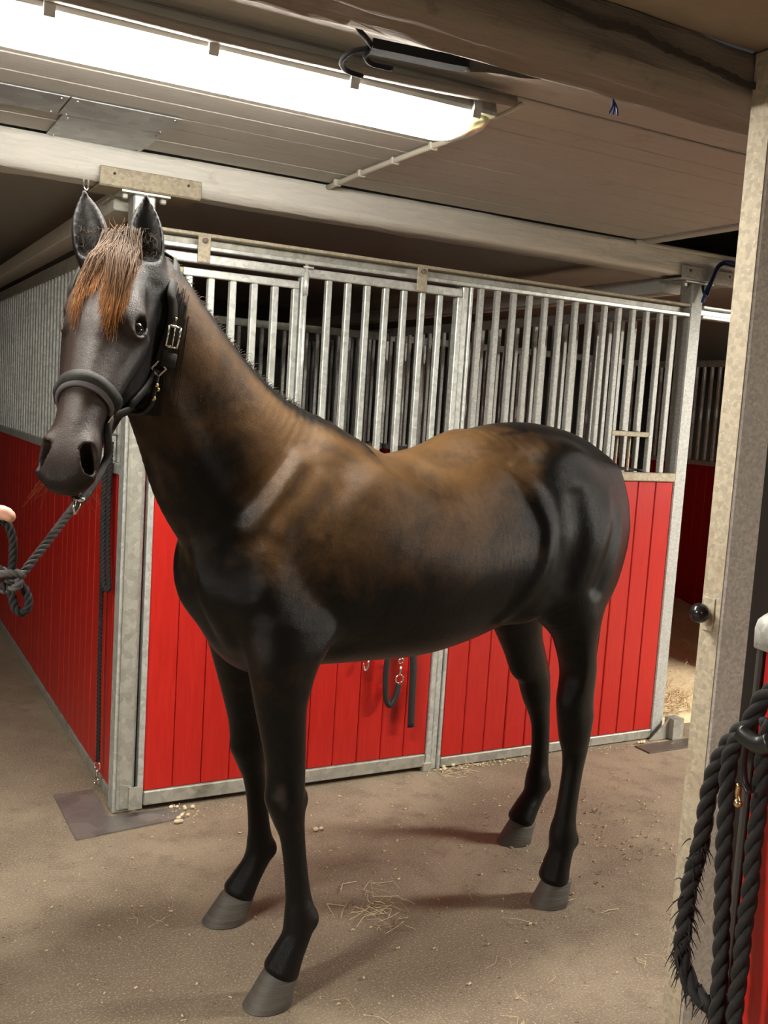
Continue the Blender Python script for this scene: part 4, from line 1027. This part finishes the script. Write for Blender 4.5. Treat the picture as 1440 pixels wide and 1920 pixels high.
# ------------------------------------------------------------------ the handler just outside the left edge, thumb in view
def build_person():
    P0 = np.array([-1.05, -1.27, 0.]); fw = np.array([.8, -.6, 0]); rt = np.array([-.6, -.8, 0])
    def g(f_, r_, z_): return P0 + fw * f_ + rt * r_ + np.array([0, 0, z_])
    person = empty('person', tuple(P0), 'person in dark jacket holding the lead rope at the left edge', 'person')
    lo, hi = P0 + np.array([-.45, -.55, 0]), P0 + np.array([.55, .45, 1.80])
    hand = pxw(-48, 985, 1.945); wrist = pxw(-105, 990, 1.90); UPV = (0, 0, 1)
    skinm = plain('skin', (.58, .33, .24), .5, 0, .12, 25); skinm.node_tree.nodes['Principled BSDF'].inputs['Subsurface Weight'].default_value = .1
    f = Field(lo, hi, .006)
    def tb(fl, pts, up=tuple(fw), k=.02): fl.tube([(*p, r * a, r * b, r * c) for p, r, a, b, c in pts], up, k, sub=4)
    # body under the clothes, head with face
    tb(f, [(g(0, 0, .90), .12, .9, .9, 1.25), (g(0, 0, 1.10), .115, .9, .9, 1.2), (g(.0, 0, 1.30), .12, .9, .9, 1.4), (g(-.01, 0, 1.40), .08, .9, .9, 1.8)])
    tb(f, [(g(-.01, 0, 1.40), .06, 1, 1, 1), (g(.01, 0, 1.50), .054, 1, 1, 1)])
    f.ell(g(.01, 0, 1.625), (.098, .078, .118), np.stack([fw, rt, [0, 0, 1]]), .03); f.ell(g(.055, 0, 1.575), (.055, .055, .065), np.stack([fw, rt, [0, 0, 1]]), .03)
    f.ell(g(.118, 0, 1.605), (.020, .014, .028), np.stack([fw, rt, [0, 0, 1]]), .012); f.ell(g(.108, 0, 1.560), (.012, .026, .008), np.stack([fw, rt, [0, 0, 1]]), .008)
    for s in (1, -1):
        f.ell(g(.0, s * .08, 1.61), (.022, .010, .034), np.stack([fw, rt, [0, 0, 1]]), .008); f.ell(g(.103, s * .034, 1.635), (.016, .02, .012), np.stack([fw, rt, [0, 0, 1]]), .01, 'sub')
        tb(f, [(g(0, s * .09, .9), .085, 1, 1, 1), (g(.02, s * .10, .5), .055, 1, 1, 1), (g(0, s * .11, .1), .04, 1, 1, 1)])
    sh_ = g(0, .19, 1.38); el = g(.12, .24, 1.16)
    tb(f, [(sh_, .055, 1, 1, 1), (el, .042, 1, 1, 1), (wrist, .028, .8, .8, 1.1), (hand, .034, .7, .7, 1.1)], UPV)
    shl, ell_, hl = g(0, -.19, 1.38), g(-.02, -.25, 1.10), g(.08, -.24, .86)
    tb(f, [(shl, .055, 1, 1, 1), (ell_, .042, 1, 1, 1), (hl, .027, 1, 1, 1)])
    f.ell(hl + np.array([.01, 0, -.06]), (.03, .018, .05), None, .02)
    for q, (dx, ln) in enumerate(((-.022, .055), (-.007, .062), (.008, .058), (.022, .046))): tb(f, [(hl + np.array([dx, .0, -.09]), .009, 1, 1, 1), (hl + np.array([dx + .006, .0, -.09 - ln]), .0075, 1, 1, 1)], k=.006)
    tb(f, [(hl + np.array([.02, -.005, -.05]), .010, 1, 1, 1), (hl + np.array([.045, -.01, -.085]), .009, 1, 1, 1)], k=.008)
    # rein hand: fingers closed round the rope, thumb lying on top towards the horse
    for q in range(4):
        y0 = 972 + q * 17; tb(f, [(pxw(-40, y0, 1.955), .0105, 1, 1, 1), (pxw(-18, y0 + 2, 1.965), .010, 1, 1, 1), (pxw(-9, y0 + 6, 1.948), .0095, 1, 1, 1), (pxw(-22, y0 + 8, 1.928), .0085, 1, 1, 1)], UPV, .006)
    tb(f, [(pxw(-52, 972, 1.935), .016, 1, 1, 1), (pxw(-18, 960, 1.928), .0145, 1, 1, 1), (pxw(8, 962, 1.928), .0150, .95, .95, 1), (pxw(22, 971, 1.930), .0120, .9, .9, 1)], UPV, .01)
    V, Q = f.mesh(); o = np_mesh('body', V - P0, Q, skinm, person)
    ew = plain('eye_white', (.75, .72, .68), .3, 0, .03)
    for s in (1, -1):
        eb = geo_obj('eye', ball_geo(g(.083, s * .034, 1.634) - P0, .0145, 14, 10), ew, person)
        geo_obj('iris', ball_geo(g(.0925, s * .034, 1.634) - P0, .0065, 12, 8), M_EYE, eb)
        geo_obj('eyebrow', tube_geo(catmull([g(.100, s * .016, 1.655) - P0, g(.101, s * .034, 1.662) - P0, g(.088, s * .054, 1.656) - P0], 4), .004, 6), plain('brow', (.04, .025, .015), .7), person)
    geo_obj('mouth', tube_geo(catmull([g(.106, .024, 1.560) - P0, g(.117, 0, 1.5605) - P0, g(.106, -.024, 1.560) - P0], 5), .004, 6), plain('lip', (.42, .17, .14), .5), person)
    c = Field(lo, hi, .01)                                                     # jacket
    tb(c, [(g(0, 0, .80), .15, .95, .95, 1.25), (g(0, 0, 1.05), .145, .9, .9, 1.2), (g(.0, 0, 1.30), .145, .9, .9, 1.4), (g(-.01, 0, 1.41), .09, .9, .9, 1.9)])
    tb(c, [(g(-.01, 0, 1.42), .075, 1, 1, 1), (g(.0, 0, 1.475), .066, 1, 1, 1)])
    tb(c, [(sh_, .072, 1, 1, 1), (el, .060, 1, 1, 1), (wrist, .045, 1, 1, 1)], UPV); tb(c, [(shl, .072, 1, 1, 1), (ell_, .058, 1, 1, 1), (hl, .043, 1, 1, 1)])
    V, Q = c.mesh(); np_mesh('jacket', V - P0, Q, plain('dark_jacket', (.02, .022, .03), .8, 0, .2, 30, .3), person)
    c = Field(lo, hi, .01)
    for s in (1, -1): tb(c, [(g(0, s * .08, .92), .115, 1, 1, 1), (g(0.01, s * .095, .70), .095, 1, 1, 1), (g(.02, s * .10, .48), .07, 1, 1, 1), (g(0, s * .11, .16), .055, 1, 1, 1)])
    V, Q = c.mesh(); np_mesh('trousers', V - P0, Q, plain('dark_trousers', (.025, .025, .028), .8, 0, .2, 30, .3), person)
    for s in (1, -1):
        c = Field(lo, hi, .01); tb(c, [(g(-.01, s * .11, .30), .058, 1, 1, 1), (g(-.02, s * .11, .08), .052, 1, 1, 1)]); c.ell(g(.06, s * .115, .045), (.135, .048, .042), np.stack([fw, rt, [0, 0, 1]]), .03)
        V, Q = c.mesh(); V[:, 2] = np.maximum(V[:, 2], .002); np_mesh('boot', V - P0, Q, M_BLACK, person)
    c = Field(lo, hi, .008); c.ell(g(-.018, 0, 1.655), (.100, .088, .108), np.stack([fw, rt, [0, 0, 1]]), 0); c.ell(g(.085, 0, 1.60), (.07, .1, .09), np.stack([fw, rt, [0, 0, 1]]), .02, 'sub')
    V, Q = c.mesh(); np_mesh('hair', V - P0, Q, plain('brown_hair', (.05, .03, .018), .6, 0, .3, 60, .6), person)
build_person()
# ------------------------------------------------------------------ near post, gate and ropes
npost = empty('aisle_post', (.92, -1.978, 0), 'big pale galvanised post at the right edge, dusty on its left face', 'post')
box('post_tube', .872, .97, -2.010, -1.946, 0.0, 2.447, galvanised('bright_galvanised_steel', (.68, .69, .66), (.50, .46, .38), .3, .6, .15, 140), npost, .004)
box('dusty_left_face', .869, .8715, -2.006, -1.948, 0.02, 2.445, M_GALV_DUST, npost, .0005)
kb = empty('door_knob', (.835, -1.975, 1.165)); kb.parent = npost; kb.location = Vector((.835, -1.975, 1.165)) - npost.location
geo_obj('ball', ball_geo((0, 0, 0), .0235, 24, 16), M_KNOB, kb)
geo_obj('stem', tube_geo(np.array([(.018, 0, 0), (.036, 0, 0)]), .007, 10), M_GALV_DUST, kb)
box('striker_plate', .8655, .8688, -1.99, -1.957, 1.12, 1.20, M_GALV_DUST, npost, .001)
gate = empty('stall_gate', (.15, -3.4, 0), 'red boarded half gate with a rounded grey cap rail at the right edge', 'gate')
GX0, GX1, GY0, GY1 = .13, .17, -5.2, -2.725
n = 22; w = (GY1 - GY0 - .014) / n
for i in range(n):
    a = GY0 + i * w + .001; box('plank', GX0 + .006, GX1 - .006, a, a + w - .002, .06, 1.312, M_RED, gate, .003)
box('end_stile', GX0 + .002, GX1 - .002, GY1 - .013, GY1 - .003, .03, 1.312, M_DARK, gate, .003)  # dark colour stands for the shadow on the gate frame
box('bottom_bar', GX0, GX1, GY0, GY1 - .03, .02, .058, M_GALV_OLD, gate, .003)
# rounded cap
sec = [(-.026, 0), (-.028, .03), (-.022, .043), (-.008, .049), (.008, .049), (.022, .043), (.028, .03), (.026, 0)]; ys = [GY0, GY1 - .025, GY1 - .008, GY1]; sc_ = [1, 1, .93, .72]
vs = [(x * k, y + 3.4, 1.313 + z * (k * .5 + .5)) for y, k in zip(ys, sc_) for x, z in sec]; m = len(sec)
fs = [(i * m + j, i * m + (j + 1) % m, (i + 1) * m + (j + 1) % m, (i + 1) * m + j) for i in range(3) for j in range(m)] + [tuple(range(m - 1, -1, -1)), tuple(3 * m + j for j in range(m))]
mesh_obj('cap_rail', vs, fs, M_GALV_POST, gate, True)
def thick_rope(name, pts, R, label, pitch=.10, fray=0, seed=1, mat=M_ROPE):
    org = np.array(pts[0]); e = empty(name, tuple(org), label, 'rope')
    geo_obj('strands', rope_geo([np.array(p) - org for p in pts], R, pitch, 3, 9), mat, e)
    if fray:
        r = np.random.RandomState(seed); c = catmull([np.array(p) - org for p in pts], 12); k0 = int(len(c) * fray); hairs = []
        for i in range(260):
            j = r.randint(k0, len(c)); b0 = c[j] + r.randn(3) * R * .45; d = r.randn(3) * np.array([.5, .9, .5]) + np.array([0, 0, -.9]); d /= np.linalg.norm(d); L_ = r.uniform(.008, .026)
            hairs.append(np.array([b0 + d * L_ * t + np.array([0, 0, -.012]) * t * t for t in np.linspace(0, 1, 5)]))
        tag(strands('frayed_fibres', hairs, .0016, mat, e), kind='stuff')
    return e
XR = .100
def onX(px, py, X): 
    d = CM @ np.array([px - 720., -(py - 960.), -1855.]); t = (X - CAM_POS.x) / d[0]; return np.array(CAM_POS) + d * t
A_ = [(.112, -2.835, 1.300)] + [tuple(onX(px, py, XR)) for px, py in ((1440, 1300), (1407, 1353), (1371, 1389), (1346, 1431), (1329, 1488), (1318, 1559), (1311, 1594), (1293, 1658), (1283, 1736), (1279, 1789), (1297, 1849), (1336, 1892))]
thick_rope('tie_rope', A_, .0118, 'thick black rope with a frayed end hanging in front of the big post', .085, .52, 3)
B_ = [tuple(onX(px, py, XR - .028)) for px, py in ((1398, 1372), (1376, 1400), (1366, 1438), (1361, 1523), (1357, 1594), (1354, 1700), (1351, 1807), (1346, 1880), (1342, 1960), (1350, 2040))]
thick_rope('tie_rope', B_, .0108, 'straight thick black rope hanging just right of the frayed one', .085, 0, 4)
C_ = [tuple(onX(px, py, XR - .026)) for px, py in ((1440, 1350), (1437, 1390), (1430, 1431), (1422, 1523), (1412, 1594), (1407, 1665), (1396, 1736), (1389, 1807), (1378, 1895), (1372, 2000), (1380, 2060))]
thick_rope('tie_rope', C_, .0105, 'thick black rope hanging rightmost against the red gate', .085, 0, 5)
snap = empty('rope_clip', tuple(onX(1405, 1395, XR - .052)), 'black tab with a brass snap joining the ropes on the red gate', 'snap hook')
o_ = np.array(snap.location)
geo_obj('tab', tube_geo(catmull([onX(px, py, XR - .050) - o_ for px, py in ((1388, 1372), (1402, 1385), (1425, 1398), (1445, 1392))], 5), .012, 10, True, (1.0, .7)), M_BLACK, snap)
geo_obj('strap', tube_geo(catmull([onX(px, py, XR - .046) - o_ for px, py in ((1400, 1390), (1394, 1430), (1396, 1465), (1406, 1488))], 5), .006, 8, True, (1.0, .6)), M_BLACK, snap)
geo_obj('brass_clip', join_geo([tube_geo(catmull([onX(px, py, XR - .046) - o_ for px, py in ((1386, 1470), (1383, 1488), (1386, 1505))], 5), .0035, 8), ball_geo(onX(1384, 1506, XR - .046) - o_, .006, 12, 8)]), M_BRASS, snap)
geo_obj('gate_eye', ring_geo(np.array((.121, -2.845, 1.30)) - o_, (0, 1, 0), .018, .004, 18, 8), M_CHROME, snap)
# ---- rope hanging beside the corner post
cr_ = empty('tie_rope', (-.035, .25, 1.39), 'thin black rope with a snap hanging on the side wall left of the corner post', 'rope')
o_ = np.array(cr_.location)
geo_obj('rope', rope_geo([np.array(p) - o_ for p in ((-.033, .215, 1.40), (-.036, .245, 1.30), (-.037, .262, 1.15), (-.037, .268, 1.0), (-.036, .266, .82), (-.036, .258, .5), (-.035, .240, .25), (-.035, .236, .125))], .0085, .05), M_ROPE, cr_)
geo_obj('doubled_rope', rope_geo([np.array(p) - o_ for p in ((-.034, .200, 1.40), (-.036, .200, 1.25), (-.036, .192, 1.05), (-.036, .165, .90), (-.036, .150, .84), (-.055, .158, .86), (-.055, .190, 1.0), (-.052, .212, 1.2), (-.046, .216, 1.38))], .0105, .05), M_ROPE, cr_)
geo_obj('rope_head', ball_geo(np.array((-.045, .208, 1.395)) - o_, .028, 12, 8, (.6, 1, 1.2)), M_ROPE, cr_)
geo_obj('ring', ring_geo(np.array((-.036, .236, .108)) - o_, (1, .5, 0), .017, .003, 18, 8), M_CHROME, cr_)
geo_obj('snap', join_geo([tube_geo(np.array([(-.036, .236, .092), (-.037, .238, .060)]) - o_, .005, 8), ring_geo(np.array((-.037, .239, .042)) - o_, (1, .5, 0), .013, .003, 16, 8)]), M_CHROME, cr_)
geo_obj('wall_hook', tube_geo(catmull([np.array(p) - o_ for p in ((-.010, .208, 1.43), (-.04, .208, 1.43), (-.058, .208, 1.44), (-.06, .208, 1.46))], 4), .006, 8), M_CHROME, cr_)
# ---- halter hung on the door
dh = empty('hanging_halter', (1.16, -.045, .75), 'black halter straps with bright snaps hanging on the red door under the horse belly', 'halter')
o_ = np.array(dh.location)
def dstrap(name, pts, r=.011, flat=(1, .45)): return geo_obj(name, tube_geo(catmull([np.array(p) - o_ for p in pts], 6), r, 10, True, flat), M_NYLON, dh)
dstrap('loop_strap', [(1.165, -.045, .74), (1.12, -.045, .62), (1.100, -.045, .52), (1.101, -.046, .41), (1.110, -.048, .352), (1.128, -.050, .335), (1.148, -.050, .362), (1.160, -.048, .40), (1.164, -.046, .425)], .0125, None)
geo_obj('ring', ring_geo(np.array((1.166, -.046, .446)) - o_, (0, 1, .1), .019, .0035, 20, 8), M_CHROME, dh)
geo_obj('snap', join_geo([tube_geo(np.array([(1.167, -.046, .466), (1.170, -.046, .505)]) - o_, .006, 8), ring_geo(np.array((1.168, -.046, .525)) - o_, (0, 1, .3), .012, .004, 14, 8)]), M_CHROME, dh)
dstrap('long_strap', [(1.18, -.045, .745), (1.215, -.045, .64), (1.232, -.045, .50), (1.236, -.045, .36), (1.240, -.045, .225)], .0175, (1, .4))
dstrap('crown', [(1.160, -.045, .75), (1.17, -.060, .775), (1.185, -.045, .75)], .012)
geo_obj('hook', tube_geo(catmull([np.array(p) - o_ for p in ((1.172, -.006, .765), (1.172, -.05, .762), (1.172, -.066, .775), (1.172, -.066, .795))], 4), .005, 8), M_CHROME, dh)
dk = geo_obj('door_hook', tube_geo(catmull([(1.013, -.008, .545), (1.013, -.035, .54), (1.010, -.045, .515), (1.004, -.040, .495), (.998, -.03, .505), (.999, -.026, .522)], 5), .0045, 8), M_CHROME, None, origin=(1.01, -.01, .54))
tag(dk, 'small bright hook on the red door left of the hanging halter', 'hook')

# ------------------------------------------------------------------ litter on the floor
def litter(name, spots, label, L=(.006, .02), W=(.0008, .0022), seed=1, z=.003, cat='straw', mat=M_STRAW, tilt=.15, lim=None):
    r = np.random.RandomState(seed); V = []; Fc = []
    for cx, cy, sx, sy, cnt in spots:
        for i in range(cnt):
            x, y = cx + r.randn() * sx, cy + r.randn() * sy
            if lim: x, y = min(max(x, lim[0]), lim[1]), min(max(y, lim[2]), lim[3])
            a = r.rand() * 6.28; l = r.uniform(*L); wd = r.uniform(*W); b = len(V)
            bend = r.randn() * .35 * l; dz = abs(r.randn()) * l * tilt; zz = z + r.rand() * .002
            d = np.array([math.cos(a), math.sin(a)]); q = np.array([-d[1], d[0]])
            for t, k in ((-.5, 0), (0, 1), (.5, 0)):
                c = np.array([x, y]) + d * l * t + q * bend * k
                for u, h in ((-1, 0), (1, 0), (0, 1)): V.append((*(c + q * wd * u), zz + (dz if k else 0) * .6 + h * wd * 1.2))
            for i_ in range(2):
                o = b + i_ * 3
                for j in range(3): Fc.append((o + j, o + (j + 1) % 3, o + 3 + (j + 1) % 3, o + 3 + j))
    o = mesh_obj(name, V, Fc, mat, None); return tag(o, label, cat, kind='stuff')
litter('wood_shavings', [(1.9, -.62, .25, .22, 170), (1.55, -.95, .25, .15, 90), (1.62, -.03, .16, .015, 120), (2.3, -.06, .3, .02, 60), (.20, -.09, .06, .05, 40), (.9, -.45, .35, .25, 110), (.5, -1.2, .6, .4, 140), (.1, -1.9, .5, .3, 60), (-.3, -.6, .3, .4, 40)], 'pale wood shavings and crumbs scattered over the asphalt floor', (.004, .013), (.0012, .0032), 2)
litter('loose_hay', [(.56, -.98, .07, .06, 26), (.60, -1.06, .05, .04, 14), (-.10, -.82, .02, .02, 3), (1.25, -1.30, .04, .03, 5), (1.0, -1.5, .4, .2, 16), (.2, -1.65, .5, .2, 14), (1.48, -.08, .1, .04, 12)], 'loose hay stalks lying on the floor around the horse hooves', (.03, .10), (.0006, .0013), 5)
clods = []
rr = np.random.RandomState(8)
for cx, cy, k in ((.235, -.06, 5), (.21, -.12, 4), (.17, -.16, 3), (2.60, -.05, 4), (1.45, -.02, 5), (.62, -.42, 2)):
    for i in range(k): clods.append(ball_geo((cx + rr.randn() * .02, cy + rr.randn() * .012, .011), rr.uniform(.006, .012), 7, 5, (1, .8, .7)))
tag(geo_obj('feed_crumbs', join_geo(clods), plain('pale_crumb', (.70, .58, .38), .8, 0, .2, 80), None), 'pale feed crumbs near the posts and door foot', 'crumbs', kind='stuff')
# straw bedding of the right-hand stall
vs = []; fs = []; nx, ny = 40, 34; rb = np.random.RandomState(6); ph_ = rb.rand(6) * 6.28
for j in range(ny + 1):
    for i in range(nx + 1):
        x = 2.80 + 2.75 * i / nx; y = .12 + 3.15 * j / ny
        e = min(1, (y - .12) / .25) * min(1, (x - 2.79) / .12)
        vs.append((x, y, .004 + e * (.07 + .03 * math.sin(x * 5 + ph_[0]) * math.sin(y * 4 + ph_[1]) + rb.rand() * .015)))
for j in range(ny):
    for i in range(nx): a = j * (nx + 1) + i; fs.append((a, a + 1, a + nx + 2, a + nx + 1))
bm_ = plain('bedding_straw', (.72, .58, .36), .85, 0, .4, 50, .8)
sbed = tag(mesh_obj('straw_bed', vs, fs, bm_, None, True), 'straw bedding heaped on the floor of the right-hand stall', 'straw', kind='stuff')
sp_ = [(3.2, .55, .25, .25, 1400), (3.9, .9, .4, .35, 1300), (4.6, 1.8, .5, .6, 600)]
ls_ = litter('loose_straw', sp_, 'loose bright straw stalks on top of the bedding past the right post', (.02, .08), (.001, .0022), 12, .075, tilt=.6, lim=(2.86, 5.5, .16, 3.2))
ls_.parent = sbed
del ls_['category']
